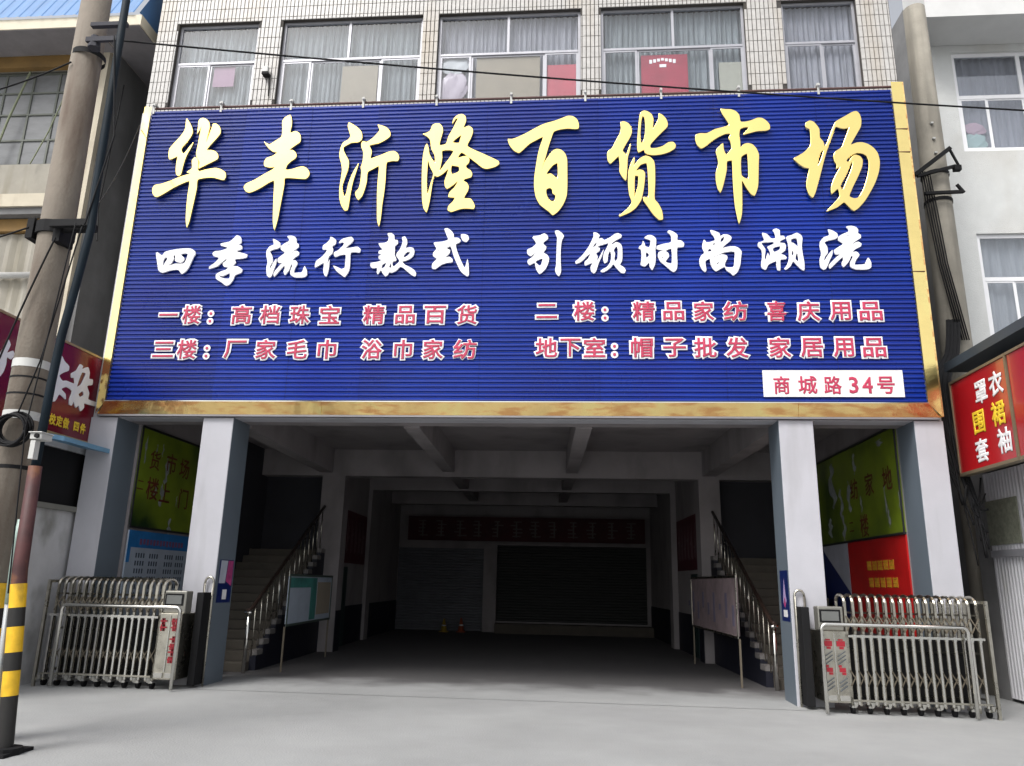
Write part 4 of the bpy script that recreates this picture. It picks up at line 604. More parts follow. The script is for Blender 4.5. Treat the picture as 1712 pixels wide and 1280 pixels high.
# gold frame: sheet-metal profiles, subdivided and slightly dented so that they reflect unevenly
def gold_strip(name, a, b, c, d, m, nu=40, nv=3, dent=.006, seed=1):
    rnd = random.Random(seed); a, b, c, d = map(Vector, (a, b, c, d)); nrm = (b-a).cross(d-a).normalized(); mm = MB(); base = []
    for i in range(nu+1):
        for j in range(nv+1):
            s, t = i/nu, j/nv; p = a.lerp(b, s).lerp(d.lerp(c, s), t)
            if 0 < j < nv: p = p+nrm*rnd.uniform(-dent, dent)
            base.append(tuple(p))
    mm.v = base
    for i in range(nu):
        for j in range(nv): k = i*(nv+1)+j; mm.f.append((k, k+nv+1, k+nv+2, k+1))
    return mm.build(name, m, SG, smooth=True)
gold_strip('gold_frame_side', (-7.90, -.11, 4.16), (-7.90, -.11, 9.92), (-7.762, -.125, 9.90), (-7.762, -.125, 4.36), GOLD, 60, 3, .006, 1)
gold_strip('gold_frame_return', (-7.96, .0, 4.16), (-7.96, .0, 9.99), (-7.90, -.11, 9.92), (-7.90, -.11, 4.16), GOLDD, 60, 2, .004, 2)
gold_strip('gold_frame_side', (5.312, -.125, 4.36), (5.312, -.125, 9.96), (5.495, -.115, 9.96), (5.495, -.115, 4.16), GOLD, 30, 2, .0015, 3)
Box(5.495, 5.52, -.115, .04, 4.16, 9.96).build('gold_frame_return', GOLDD, SG)
gold_strip('gold_frame_bottom', (-7.90, -.06, 4.16), (5.50, -.06, 4.16), (5.312, -.13, 4.362), (-7.762, -.13, 4.362), GOLDD, 140, 3, .006, 4)
Box(-7.90, 5.50, -.06, .048, 4.13, 4.158).build('frame_underside', mat('dull_zinc', (.25, .24, .25), .6, .3), SG)
for x in (-4.1, .55, 3.4):
    MB().quad((x, -.068, 4.158), (x+.012, -.068, 4.158), (x+.012, -.138, 4.366), (x, -.138, 4.366)).build('frame_joint', GOLDD, SG)
for z in (9.05, 8.62, 6.5): Box(5.311, 5.497, -.130, -.112, z, z+.012).build('frame_joint', mat('brown_joint', (.12, .05, .02), .6), SG)
Box(-7.765, 5.315, -.133, -.125, 4.362, 4.376).build('bottom_lip', STEELB, SG)
MB().tube([(-7.75, -.02, 9.93), (5.5, -.02, 9.93)], .022, 8).build('top_rail', mat('rusty_rail', (.10, .05, .045), .7), SG)
for x in (-7.72, -6.44, -5.13, -3.80, -2.47, -1.14, .16, 1.47, 2.79, 4.12):
    mm = MB(); mm.box(x-.018, x+.018, -.11, -.10, 9.77, 9.99); mm.box(x-.018, x+.018, -.10, .04, 9.96, 9.99); mm.tube([(x, -.115, 9.93), (x, -.16, 9.93)], .02, 6); mm.build('clamp', PLASW, SG)
for L in TITLE: brush(L, ('Y', -.145), SG, GOLDL, .020, .007)
for L in SUB: brush(L, ('Y', -.125), SG, WHT, .010, .004)
pl = None
for ch, x, z, w, row in ROWS:
    x, z, w = x/1000, z/1000, w/1000
    if row == 4:
        if pl is None:
            pl = Box(2.89, 4.985, -.118, -.100, 4.463, 4.885).build('address_plate', mat('white_plate', (.82, .81, .79), .4, var=.03), SG)
        sz = .30 if ch not in '34' else .36
        me, gw, gh = glyph_mesh(ch, .022)
        glyph(ch, (x, -.122, z), sz, REDF, pl, FRONT, .022, sx=min(1.1, w/(gw*sz)), thick=.006)
        continue
    if ch == '：':
        for dz in (.062, -.075):
            mm = MB(); mm.tube([(x, -.100, z+dz-.04), (x, -.112, z+dz-.04)], .060, 12); mm.build('character_backing', WHT, SG)
            mm = MB(); mm.tube([(x, -.114, z+dz-.04), (x, -.120, z+dz-.04)], .026, 10); mm.build('character', REDF, SG)
        continue
    bv = .052 if ch in '喜纺' else .088
    me, gw, gh = glyph_mesh(ch, bv)
    sz = .345; sx = min(1.18, max(.85, w/(gw*sz)))
    glyph(ch, (x, -.108, z), sz, WHT, SG, FRONT, bv, sx=sx, thick=.016, name='character_backing')
    glyph(ch, (x, -.121, z), sz, REDF, SG, FRONT, .020, sx=sx, thick=.010)

# ============================================================= FOLDING GATES
def u_tube(mm, p0, p1, ztop, y, r, rc=.07, k=8):
    pts = [(p0, y, .02), (p0, y, ztop-rc)]
    for i in range(1, 6): t = math.pi/2*i/6; pts.append((p0+(1 if p1 > p0 else -1)*rc*(1-math.cos(t)), y, ztop-rc+rc*math.sin(t)))
    d = 1 if p1 > p0 else -1
    pts.append((p0+d*rc, y, ztop)); pts.append((p1-d*rc, y, ztop))
    for i in range(1, 6): t = math.pi/2*i/6; pts.append((p1-d*rc+d*rc*math.sin(t), y, ztop-rc+rc*math.cos(t)))
    pts += [(p1, y, ztop-rc), (p1, y, .02)]
    mm.tube(pts, r, k)
def gate(xin, xout, label, marks):
    d = 1 if xout > xin else -1                      # direction from the head (inner) to the far end
    o = empty('folding_gate', ((xin+xout)/2, -.35, 0), label, 'gate', 'retractable steel gates standing folded at both sides of the entrance')
    X = lambda t: xin+d*t
    t_end = abs(xout-xin)-.10
    # end post with black panel and loop handle
    mm = MB(); pts = [(X(.0), -.05, .0), (X(.0), -.05, 1.50)]
    for i in range(7): t = math.pi*i/6; pts.append((X(.07-.07*math.cos(t)), -.05, 1.50+.09*math.sin(t)))
    pts += [(X(.14), -.05, 1.5), (X(.14), -.05, 0)]; mm.tube(pts, .018, 8); mm.build('end_post', STEEL, o, smooth=True)
    a, b = sorted((X(.0), X(.14))); Box(a+.015, b-.015, -.30, -.03, .04, 1.36).build('side_panel', BLK, o, bevel=.01)
    # head unit
    a, b = sorted((X(.18), X(.52)))
    Box(a, b, -.56, -.08, .14, 1.06).build('head_box', STEEL, o, bevel=.01)
    Box(min(X(.50), X(t_end)), max(X(.50), X(t_end)), -.31, -.295, .13, 1.0).build('gap_shade_screen', BLK, o)  # dark sheet added behind the posts, standing in for shaded gaps
    hb = Box(a, b, -.50, -.30, 1.06, 1.38).build('head_top', mat('dull_steel_cover', (.24, .235, .21), .4, .5), o, bevel=.015)
    Box(a+.02, b-.04, -.512, -.503, 1.17, 1.34).build('display_frame', BLK, o)
    Box(a+.045, b-.065, -.518, -.513, 1.19, 1.315).build('display', mat('grey_display', (.13, .135, .13), .3), o)
    mid = (a+b)/2; MB().box(mid-.006, mid+.006, -.575, -.562, .25, 1.03).build('head_seam', STEELB, o)
    mm = MB()
    for q in (a+.02, mid+.02): mm.box(q, q+(b-a)/2-.04, -.578, -.562, .17, .235)
    mm.build('chrome_trim', STEELB, o)
    marks(o, a, b, mid)
    n = 16; t0 = .56; pitch = (abs(xout-xin)-t0-.03)/n
    proto = None; proto2 = None
    for k in range(n+1):
        x = X(t0+pitch*k)
        if proto is None:
            mm = MB()
            for y in (-.46, -.10): mm.box(x-.016, x+.016, y-.016, y+.016, .10, 1.46)
            pts = [(x, -.46, 1.44)]+[(x, -.28-.18*math.cos(math.pi*i/8), 1.45+.09*math.sin(math.pi*i/8)) for i in range(9)]+[(x, -.10, 1.44)]
            mm.tube(pts, .022, 6)
            for zz in (.22, .8, 1.3): mm.box(x-.010, x+.010, -.45, -.11, zz-.012, zz+.012)
            proto = mm.build('folding_frame', STEEL, o); px = x
        else:
            c = inst(proto, 'folding_frame', o); c.location = (x-px, 0, 0)
        if k < n:
            x2 = X(t0+pitch*(k+.5))
            if proto2 is None:
                mm = MB(); mm.box(x2-.013, x2+.013, -.585, -.559, .13, 1.0); mm.box(x2-.02, x2+.02, -.592, -.552, .96, 1.02)
                proto2 = mm.build('front_post', STEELB, o); p2 = x2
            else: c = inst(proto2, 'front_post', o); c.location = (x2-p2, 0, 0)
    a, b = sorted((X(.53), X(t0+pitch*n)))
    Box(a, b, -.602, -.588, .985, 1.015).build('front_rail', STEELB, o); Box(a, b, -.602, -.588, .17, .195).build('front_rail', STEEL, o)
    for yy in (-.485, -.075):                                  # scissor lattice
        for zz in (.45, 1.16):
            mm = MB()
            for k in range(n):
                xa, xb = X(t0+pitch*k), X(t0+pitch*(k+1)); mm.bar((xa, yy, zz-.10), (xb, yy, zz+.10), .010, .014); mm.bar((xa, yy-.012, zz+.10), (xb, yy-.012, zz-.10), .010, .014)
            mm.build('scissor_lattice', mat('dull_brown_steel', (.13, .11, .08), .5, .6), o)
    proto = None
    for k in range(0, n+1, 2):
        x = X(t0+pitch*k)
        if proto is None:
            mm = MB(); mm.tube([(x-.02, -.46, .055), (x+.02, -.46, .055)], .055, 12); wm = mm.build('wheel', BLK, o, smooth=True)
            mm = MB(); mm.tube([(x, -.585, .10), (x, -.585, .165)], [.02, .042], 8); mm.box(x-.03, x+.03, -.52, -.40, .08, .12); cm = mm.build('caster_cover', STEELB, o); proto = (wm, cm, x)
        else:
            for s_, nm in ((proto[0], 'wheel'), (proto[1], 'caster_cover')):
                c = inst(s_, nm, o); c.location = (x-proto[2], 0, 0)
    mm = MB(); u_tube(mm, X(.16), X(t0+pitch*n-.25), 1.15, -.68, .026); mm.build('guard_tube', STEELB, o, smooth=True)
    mm = MB(); x = X(t0+pitch*n+.06); mm.box(x-.02, x+.02, -.62, -.58, 0, 1.50); mm.box(x-.02, x+.02, -.10, -.06, 0, 1.50); mm.box(x-.015, x+.015, -.6, -.08, 1.46, 1.50); mm.build('end_frame', STEEL, o)
REDM = mat('red_paint_mark', (.30, .010, .022), .4)
def marks_left(o, a, b, mid):
    rnd = random.Random(3)
    for cx, zs in (((a+mid)/2-.01, (.95, .86)), ((mid+b)/2-.01, (.95, .86, .70, .60, .52, .42))):
        for z in zs:
            mm = MB()
            for j in range(3): x = cx+rnd.uniform(-.035, .035); mm.box(x-.012, x+.012, -.572, -.564, z-.05, z+.04)
            mm.box(cx-.05, cx+.05, -.5761, -.5725, z-.01, z+.012); mm.build('red_character', REDM, o)
def marks_right(o, a, b, mid):
    for cx in ((a+mid)/2, (mid+b)/2):
        for b_ in ((cx-.055, cx+.055, -.572, -.564, .86, .93), (cx-.03, cx+.03, -.572, -.564, .935, .955), (cx-.02, cx+.035, -.572, -.564, .825, .855), (cx-.04, cx+.04, -.572, -.564, .53, .585), (cx-.05, cx-.01, -.572, -.564, .59, .62), (cx-.01, cx+.04, -.572, -.564, .495, .525)): Box(*b_).build('red_mark', REDM, o)
        for z in (.66, .71, .76, .42, .37, .32): MB().bar((cx-.05, -.57, z-.03), (cx+.05, -.57, z+.04), .01, .025, up=(0, 1, 0)).build('dark_stripe', mat('dark_slate_print', (.06, .07, .08), .5), o)
gate(-5.57, -7.82, 'folded steel gate left of the entrance, red characters on its head plate', marks_left)
gate(3.16, 5.50, 'folded steel gate right of the entrance, red blocks on its head plate', marks_right)

# ============================================================= UTILITY POLES (left)
PO = empty('utility_pole', (-5.83, -4.4, 0), 'thick brown grey concrete pole nearest the camera at the left edge', 'utility pole')
MB().tube([(-5.83, -4.4, 0), (-5.83, -4.4, 5), (-5.89, -4.4, 10.5)], [.178, .176, .155], 24).build('shaft', POLE, PO, smooth=True)
for i, (z0, z1) in enumerate(((1.25, 1.49), (1.06, 1.25), (.84, 1.06), (.6, .84), (.3, .6))):
    MB().tube([(-5.83, -4.4, z0+.001), (-5.83, -4.4, z1-.001)], .182, 24, cap=False).build('reflective_band', (YB, BB)[i % 2], PO, smooth=True)
for z0, z1, m_ in ((3.70, 3.79, PLASW), (3.14, 3.23, PLASW), (3.58, 3.60, CABLE), (3.40, 3.42, CABLE), (7.55, 7.62, CABLE), (2.62, 2.66, CABLE)):
    MB().tube([(-5.83, -4.4, z0), (-5.83, -4.4, z1)], .181, 20, cap=False).build('strap', m_, PO, smooth=True)
mm = MB(); mm.tube([(-5.84, -4.4, 5.24), (-5.84, -4.4, 5.38)], .20, 18); mm.box(-6.08, -6.0, -4.55, -4.3, 5.18, 5.42); mm.box(-5.70, -5.62, -4.62, -4.38, 5.10, 5.36); mm.build('pole_clamp', BLK, PO)
mm = MB(); mm.box(-5.70, -5.24, -4.60, -4.55, 5.22, 5.30); mm.box(-5.70, -5.26, -4.70, -4.64, 5.24, 5.32); mm.build('crossarm', BLK, PO)
mm = MB(); mm.box(-5.72, -5.28, -4.62, -4.56, 7.86, 7.91); mm.box(-5.70, -5.28, -4.68, -4.64, 7.60, 7.66); mm.tube([(-5.62, -4.62, 7.54), (-5.62, -4.62, 7.70)], [.07, .05], 8); mm.build('crossarm', mat('dark_galvanised', (.05, .05, .06), .7, spec=.2), PO)
SP = empty('steel_pipe_post', (-5.25, -4.72, 0), 'thin dark pipe with brown lower half beside the thick concrete pole', 'post')
MB().tube([(-5.36, -4.7, 2.55), (-5.35, -4.7, 3.48), (-5.33, -4.7, 3.99), (-5.27, -4.7, 4.55), (-5.21, -4.7, 5.2), (-5.23, -4.7, 5.64), (-5.25, -4.7, 6.84), (-5.29, -4.7, 10)], .042, 12).build('upper_pipe', PIPED, SP, smooth=True)
MB().tube([(-5.17, -4.7, 0), (-5.25, -4.7, .9), (-5.33, -4.7, 1.63), (-5.36, -4.7, 2.62)], [.068, .068, .068, .062], 16).build('lower_pipe', PIPEB, SP, smooth=True)
def px(z): return -5.17-.08*z/.9 if z < .9 else -5.25-.08*(z-.9)/.73
for i, (z0, z1) in enumerate(((1.27, 1.49), (1.10, 1.27), (.87, 1.10), (.71, .87), (.49, .71), (.0, .49))):
    MB().tube([(px(z0), -4.7, z0+.001), (px(z1), -4.7, z1-.001)], .0725, 16, cap=False).build('reflective_band', (YB, BB)[i % 2], SP, smooth=True)
MB().tube([(-5.42, -4.66, 1.3), (-5.45, -4.66, 1.9), (-5.44, -4.66, 2.1)], .03, 8).build('conduit', mat('greenish_plastic_conduit', (.30, .40, .36), .4), SP, smooth=True)
MB().tube([(-5.35, -4.66, .2), (-5.42, -4.66, 1.3)], .027, 8).build('conduit', mat('grey_conduit', (.33, .35, .36), .4), SP, smooth=True)
mm = MB(); mm.box(-5.13, -5.03, -4.9, -4.5, 0, .03); mm.tube([(-5.15, -4.72, 0), (-5.15, -4.72, .06)], .14, 12); mm.build('base_shadow', BLK, SP)  # black plate and disc stand in for the shadow at the pipe's foot
CC = empty('security_camera', (-5.2, -4.82, 2.8), 'white security camera clamped on the thin dark pipe', 'camera')
mm = MB(); mm.box(-5.28, -5.16, -4.96, -4.80, 2.85, 2.91); mm.box(-5.29, -5.15, -4.98, -4.79, 2.91, 2.922); mm.build('housing', PLASW, CC, bevel=.01)
Box(-5.27, -5.22, -4.95, -4.88, 2.66, 2.84).build('bracket', PLASW, CC); MB().tube([(-5.20, -4.96, 2.88), (-5.20, -4.985, 2.88)], .022, 10).build('lens', BLK, CC)
# coil of cable hanging on the concrete pole
mm = MB(); rnd = random.Random(5)
for k in range(9):
    rr = .165+rnd.uniform(-.02, .02); cx, cz = -5.70+rnd.uniform(-.01, .01), 3.0+rnd.uniform(-.015, .015); yy = -4.62-.012*k
    pts = [(cx+rr*math.cos(t), yy, cz+rr*.95*math.sin(t)) for t in [2*math.pi*i/28 for i in range(29)]]; mm.tube(pts, .012, 6)
tag(mm.build('cable_coil', CABLE, smooth=True), 'coil of black cable hanging on the thick concrete pole', 'cable coil')
# cables
def cable(pts, r, label, m_=CABLE, sag=0., n=24, group=None):
    out = []
    for (a, b) in zip(pts, pts[1:]):
        for i in range(n):
            t = i/n; p = Vector(a).lerp(Vector(b), t); p.z -= sag*4*t*(1-t); out.append(tuple(p))
    out.append(pts[-1]); return tag(MB().tube(out, r, 6).build('overhead_cable', m_, smooth=True), label, 'cable', group)
cable([(-5.60, -4.62, 7.68), (5.58+.6, -2.9, 7.46), (11, -2.1, 7.2)], .011, 'long black cable running across the upper windows and the blue board', sag=.07)
cable([(-9.6, -4.2, 5.9), (-6.7, -4.6, 7.05), (-5.9, -4.58, 7.40)], .010, 'black cable crossing the grimy grey window towards the thick pole', sag=.02)
cable([(-5.66, -4.62, 5.14), (-6.05, -4.62, 3.7), (-8.1, -2.55, 2.9)], .010, 'black wire dropping left from the black clamp on the thick pole', sag=-.05)
cable([(-5.28, -4.75, 5.2), (-5.50, -4.72, 3.7), (-5.68, -4.66, 3.18)], .008, 'thin wire from the crossarm down to the cable coil')
cable([(-5.36, -4.75, 5.24), (-5.48, -4.78, 3.0), (-5.37, -4.75, 1.4)], .007, 'thin wire hanging close along the left side of the dark pipe')
cable([(-8.95, .7, 11.0), (-8.9, .5, 8.2), (-8.6, .2, 7.4)], .012, 'dark wire on the grey side wall of the left building', sag=.0)
cable([(-5.30, -4.75, 7.6), (-5.10, -4.74, 6.3), (-5.26, -4.75, 5.2)], .009, 'thin wire looping out to the right between the two crossarms')
cable([(-5.30, -4.76, 5.2), (-8.0, -.02, 9.6)], .008, 'thin wire rising from the lower crossarm to the corner of the blue board', sag=.25)
cable([(-8.6, -4.3, 4.7), (-6.05, -4.55, 5.3)], .010, 'thin wire sloping across the left facade to the black clamp', sag=.02)

# ============================================================= LEFT NEIGHBOUR
LB_ = empty('left_building', (-12, .8, 0), 'old cream and grey building with blue roof sheets at the left', 'building')
mm = MB(); mm.box(-16, -15, .8, 14, 0, 12.4); mm.box(-15, -9.9, .8, 1.0, 0, 7.85); mm.box(-15, -9.9, .8, 1.0, 7.85, 9.35); mm.box(-15, -9.9, .8, 1.0, 11.5, 12.4); mm.box(-9.9, -9.55, .8, 1.0, 0, 12.4); mm.box(-15, -13.4, .8, 1.0, 9.35, 11.5)
mm.build('front_wall', LWALL, LB_)
Box(-9.56, -9.30, .62, 1.0, 0, 11.75).build('corner_pilaster', CREAM, LB_)
Box(-9.30, -9.16, .74, 1.0, 0, 11.75).build('pilaster_return', DGREY, LB_)
Box(-9.36, -9.16, 1.0, 14, 0, 12.4).build('side_wall', DGREY, LB_)
Box(-15.5, -9.55, .45, .79, 8.26, 8.52).build('floor_band', CREAM, LB_)
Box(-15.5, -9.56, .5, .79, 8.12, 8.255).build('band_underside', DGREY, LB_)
Box(-15.5, -9.57, .66, .79, 7.85, 8.1).build('ochre_band', OCH, LB_)
Box(-15.5, -9.57, .66, .79, 11.46, 11.72).build('ochre_band', OCH, LB_)
Box(-15.5, -9.165, -.1, .79, 11.73, 11.95).build('eave', mat('cream_fascia', (.66, .60, .47), .7, var=.08), LB_)
Box(-9.16, -8.26, -.1, 6, 11.73, 11.95).build('eave', mat('cream_fascia', (.66, .60, .47)), LB_)
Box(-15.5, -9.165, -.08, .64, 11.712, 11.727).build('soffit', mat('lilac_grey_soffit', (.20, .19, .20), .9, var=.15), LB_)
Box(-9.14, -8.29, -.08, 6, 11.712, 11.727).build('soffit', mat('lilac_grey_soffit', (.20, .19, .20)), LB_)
# blue ribbed roof sheets, each sheet a part
xx = -15.5
while xx < -8.4:
    mm = MB(); k = 0; w = min(.92, -8.3-xx)
    prof = [0, .08, .10, .14, .16, .31, .33, .37, .39, .54, .56, .60, .62, .77, .79, .83, .85, .92]
    hs_ = [0, 0, .012, .012, 0, 0, .012, .012, 0, 0, .012, .012, 0, 0, .012, .012, 0, 0]
    P = [(p, h) for p, h in zip(prof, hs_) if p <= w]
    for (a, ha), (b, hb) in zip(P, P[1:]):
        mm.quad((xx+a, -.14-ha, 11.97), (xx+b, -.14-hb, 11.97), (xx+b, .5-hb, 13.3), (xx+a, .5-ha, 13.3))
    mm.build('roof_sheet', ROOFB, LB_); xx += .925
mm = MB(); mm.poly([(-8.29, -.14, 11.96), (-8.29, .5, 13.3), (-8.29, 3, 13.3), (-8.29, 3, 11.96)]); mm.build('roof_gable', ROOFB, LB_)
# grimy upper window: frame with a grid of dull panes
wf = MB(); wy = .86
for x in (-13.4, -12.5, -11.6, -11.0, -10.45, -9.93): wf.box(x-.02, x+.02, wy, wy+.04, 9.35, 11.46)
for z in (9.37, 9.92, 10.5, 11.0, 11.44): wf.box(-13.4, -9.9, wy-.005, wy+.04, z-.018, z+.018)
wf = wf.build('window', mat('grimy_steel_frame', (.12, .13, .11), .6), LB_)
ex = (-13.4, -12.5, -11.6, -11.0, -10.45, -9.93); ez = (9.37, 9.92, 10.5, 11.0, 11.44)
PG = mat('grimy_pane', (.15, .155, .16), .35, var=.2, vs=2.5, stretch=(1, 1, 3))
for a, b in zip(ex, ex[1:]):
    for c_, d_ in zip(ez, ez[1:]): Box(a+.02, b-.02, wy+.02, wy+.03, c_+.018, d_-.018).build('pane', PG, wf)
Box(-13.4, -9.9, .99, 1.0, 9.35, 11.46).build('window_backing', BLK, LB_)
cable([(-11.0, .72, 11.4), (-11.25, .70, 10.3), (-11.45, .70, 9.2)], .022, 'mossy wire bundle hanging over the left building window', mat('mossy_cable', (.20, .22, .14), .8))
cable([(-10.15, .72, 10.9), (-10.35, .70, 10.0), (-10.6, .70, 9.3)], .013, 'thinner of two wires hanging over the left building window', mat('mossy_cable', (.20, .22, .14), .8))
# corrugated cladding under the band
mm = MB(); x = -15.0; k = 0
while x < -9.6:
    y = .78-.03*(k % 2); mm.quad((x, y, 5.0), (x+.11, .78-.03*((k+1) % 2), 5.0), (x+.11, .78-.03*((k+1) % 2), 7.83), (x, y, 7.83)); x += .11; k += 1
mm.build('corrugated_cladding', LWALL, LB_)
tag(MB().tube([(-15, .66, 6.95), (-10.0, .66, 6.95)], .06, 10).build('drain_pipe', PLASW, smooth=True), 'white horizontal pipe on the left building cladding', 'pipe')

LS = empty('left_shop', (-8.6, -1.2, 0), 'low whitewashed shop wall beside the left gate with a dark hatch', 'building')
mm = MB(); mm.box(-12, -8.1, -2.6, .6, 0, 2.62); mm.box(-12, -8.1, -2.6, -1.0, 2.62, 5.0); mm.box(-12, -8.1, .35, .6, 2.62, 5.0); mm.box(-12, -8.1, -1.0, .35, 3.5, 5.0); mm.box(-12, -8.9, -1.0, .35, 2.62, 3.5)
mm.build('wall', WHW, LS)
Box(-8.12, -8.02, -1.05, .40, 2.55, 2.63).build('sill', mat('grey_sill', (.18, .18, .16), .8), LS)
Box(-8.90, -8.12, -.99, .34, 2.63, 3.49).build('hatch_interior', BLK, LS)
mm = MB(); a = [(-8.1, -1.15, 3.66), (-8.1, .62, 3.66), (-7.62, .62, 3.58), (-7.62, -1.15, 3.58)]
mm.quad(*a); mm.quad(*[(p[0], p[1], p[2]-.07) for p in a][::-1])
for p, q_ in zip(a, a[1:]+a[:1]): mm.quad(p, q_, (q_[0], q_[1], q_[2]-.07), (p[0], p[1], p[2]-.07))
mm.build('awning', mat('pale_blue_awning', (.16, .32, .48), .5), LS)
Box(-8.105, -8.06, -2.05, -1.35, 0, 2.1).build('door', mat('grey_door', (.35, .36, .36), .6, var=.2), LS)
LSg = empty('shop_sign', (-8.05, -1.2, 3.7), 'dark red sign with white brush characters left of the blue board', 'sign')
Box(-8.095, -8.035, -3.0, .16, 3.70, 5.12).build('sign_panel', REDS, LSg)
mm = MB(); mm.box(-8.095, -8.02, -3.0, .16, 3.66, 3.70); mm.box(-8.095, -8.02, .16, .20, 3.66, 5.16); mm.box(-8.095, -8.02, -3.0, .16, 5.12, 5.155); mm.build('sign_frame', mat('brassy_frame', (.42, .33, .18), .4, .5), LSg)
for L in LEFTCH: brush(L, ('X', -8.024), LSg, WHT, .006, .003)
for ch, y in zip('学校定做四件', (-1.19, -.92, -.76, -.60, -.34, -.17)): glyph(ch, (-8.028, y, 3.885), .17, YEL, LSg, RIGHTW, .05, sx=.85, thick=.005)

# ============================================================= RIGHT NEIGHBOUR
RB = empty('right_building', (10.4, 3.58, 0), 'pale pebble rendered building with white framed windows at the right', 'building')
mm = MB(); mm.box(7.92, 13.2, 3.58, 3.85, 0, 5.66); mm.box(7.92, 8.34, 3.58, 3.85, 5.66, 15.3); mm.box(11.28, 13.2, 3.58, 3.85, 5.66, 15.3); mm.box(8.34, 11.28, 3.58, 3.85, 8.88, 10.81); mm.box(8.34, 11.28, 3.58, 3.85, 13.28, 15.3)
mm.build('front_wall', RW, RB)
Box(7.92, 8.2, 3.86, 14, 0, 15.3).build('side_wall', mat('weathered_side_render', (.20, .20, .20), .9, var=.2, vs=1.2, bump=.2), RB)
Box(7.44, 13.2, 2.62, 3.57, 13.46, 14.8).build('eave', mat('off_white_render', (.62, .62, .61), .85, var=.05), RB)
Box(12.95, 13.2, 3.85, 14, 0, 15.3).build('side_wall', DGREY, RB)
Box(8.2, 13.2, 3.86, 14, 15.3, 15.45).build('roof', DGREY, RB)
for z0, z1, zt in ((10.81, 13.28, 12.17), (5.66, 8.88, 7.88)):
    window(8.34, 11.28, z0, z1, zt, (9.77,), (8.99, 9.77, 10.5), y=3.64, parent=RB, fm=RWF, gm=GLD, w=.085)
curtain(8.3, 11.35, 10.7, 13.4, 3.82, mat('lilac_grey_curtain', (.34, .34, .38), .9, var=.15, vs=2, stretch=(5, 1, .5)), 'lilac grey curtain in the upper window of the right building', seed=11, per=.17, amp=.025)
curtain(8.3, 11.35, 5.6, 8.95, 3.82, mat('silver_curtain', (.36, .37, .39), .9, var=.15, vs=2, stretch=(5, 1, .5)), 'silver grey curtain in the lower window of the right building', seed=12, per=.24, amp=.025)
lump('folded_quilt', (8.70, 3.77, 11.14), .23, .025, .20, mat('mint_quilt', (.42, .55, .53), .8), 'mint green quilt showing low in the upper right building window', 'quilt', 4)
lump('folded_quilt', (8.72, 3.765, 11.46), .22, .02, .14, mat('pink_quilt', (.55, .38, .45), .8), 'pink quilt lying on the mint one in the upper right building window', 'quilt', 5)

RS = empty('right_shop', (6.9, -1, 0), 'shop front with white ribbed shutter under the red sign at the right edge', 'building')
mm = MB(); mm.box(6.76, 11, -3.2, 1.85, 3.55, 5.01); mm.box(6.9, 11, -3.2, 1.4, 0, 3.55); mm.box(6.72, 11, 1.41, 1.85, 0, 3.55); mm.build('wall', DGREY, RS)
Box(5.9, 11, -3.2, .5, 5.02, 5.16).build('canopy', mat('dark_canopy_sheet', (.05, .065, .08), .5, .2), RS)
for i in range(4):                                    # ribbed shutter leaves
    y1 = 1.38-1.02*i; y0 = y1-1.0; mm = MB(); n = 11
    for k in range(n):
        a = y0+(y1-y0)*k/n; b = y0+(y1-y0)*(k+1)/n; m_ = a+(b-a)*.28; m2 = a+(b-a)*.72
        for (p, xp), (q_, xq) in zip([(a, 6.72), (m_, 6.70), (m2, 6.70), (b, 6.72)], [(m_, 6.70), (m2, 6.70), (b, 6.72)]):
            mm.quad((xp, p, .05), (xq, q_, .05), (xq, q_, 3.5), (xp, p, 3.5))
    mm.build('shutter_leaf', SHUT, RS)
Box(6.62, 6.70, -.1, 1.25, 2.16, 2.26).build('shutter_bar', ALU, RS)
mm = MB(); mm.box(6.68, 6.698, .45, 1.35, 2.35, 3.05); mm.build('wire_mesh_patch', mat('olive_mesh', (.24, .25, .19), .7, var=.3, vs=14), RS)
Box(6.70, 6.76, -3.2, .99, 0, .05).build('threshold', DGREY, RS)
RSg = empty('shop_sign', (5.95, 0, 3.3), 'bright red sign with six white and yellow characters under the dark canopy', 'sign')
Box(5.94, 6.04, -1.13, .45, 3.39, 4.80).build('sign_panel', mat('signal_red_vinyl', (.38, .008, .012), .22, var=.12, vs=1, coat=.3), RSg)
mm = MB()
for b in ((5.92, 6.05, -1.17, .47, 3.34, 3.388), (5.92, 6.05, .452, .47, 3.39, 4.84), (5.92, 6.05, -1.17, .45, 4.802, 4.84), (5.92, 6.05, -1.17, -1.132, 3.39, 4.80)): mm.box(*b)
mm.build('sign_frame', mat('dull_bronze_frame', (.25, .20, .13), .45, .5), RSg)
for ch, y, z, m_ in (('罩', -.42, 4.47, WHT), ('衣', -.84, 4.49, WHT), ('围', -.26, 4.05, YEL), ('裙', -.80, 4.07, YEL), ('套', -.24, 3.63, WHT), ('袖', -.86, 3.67, WHT)):
    glyph(ch, (5.934, y, z), .36, m_, RSg, LEFTW, .035, sx=1.0, thick=.008)
o = empty('shop_sign', (5.95, -2, 3.3), 'red sign panel without characters, cut off by the right edge', 'sign')
Box(5.94, 6.04, -3.2, -1.19, 3.39, 4.80).build('sign_panel', mat('signal_red_vinyl', (.38, .008, .012), .22), o)
mm = MB(); mm.box(5.92, 6.05, -3.2, -1.19, 3.34, 3.388); mm.box(5.92, 6.05, -3.2, -1.19, 4.802, 4.84); mm.build('sign_frame', mat('dull_bronze_frame', (.25, .20, .13), .45, .5), o)

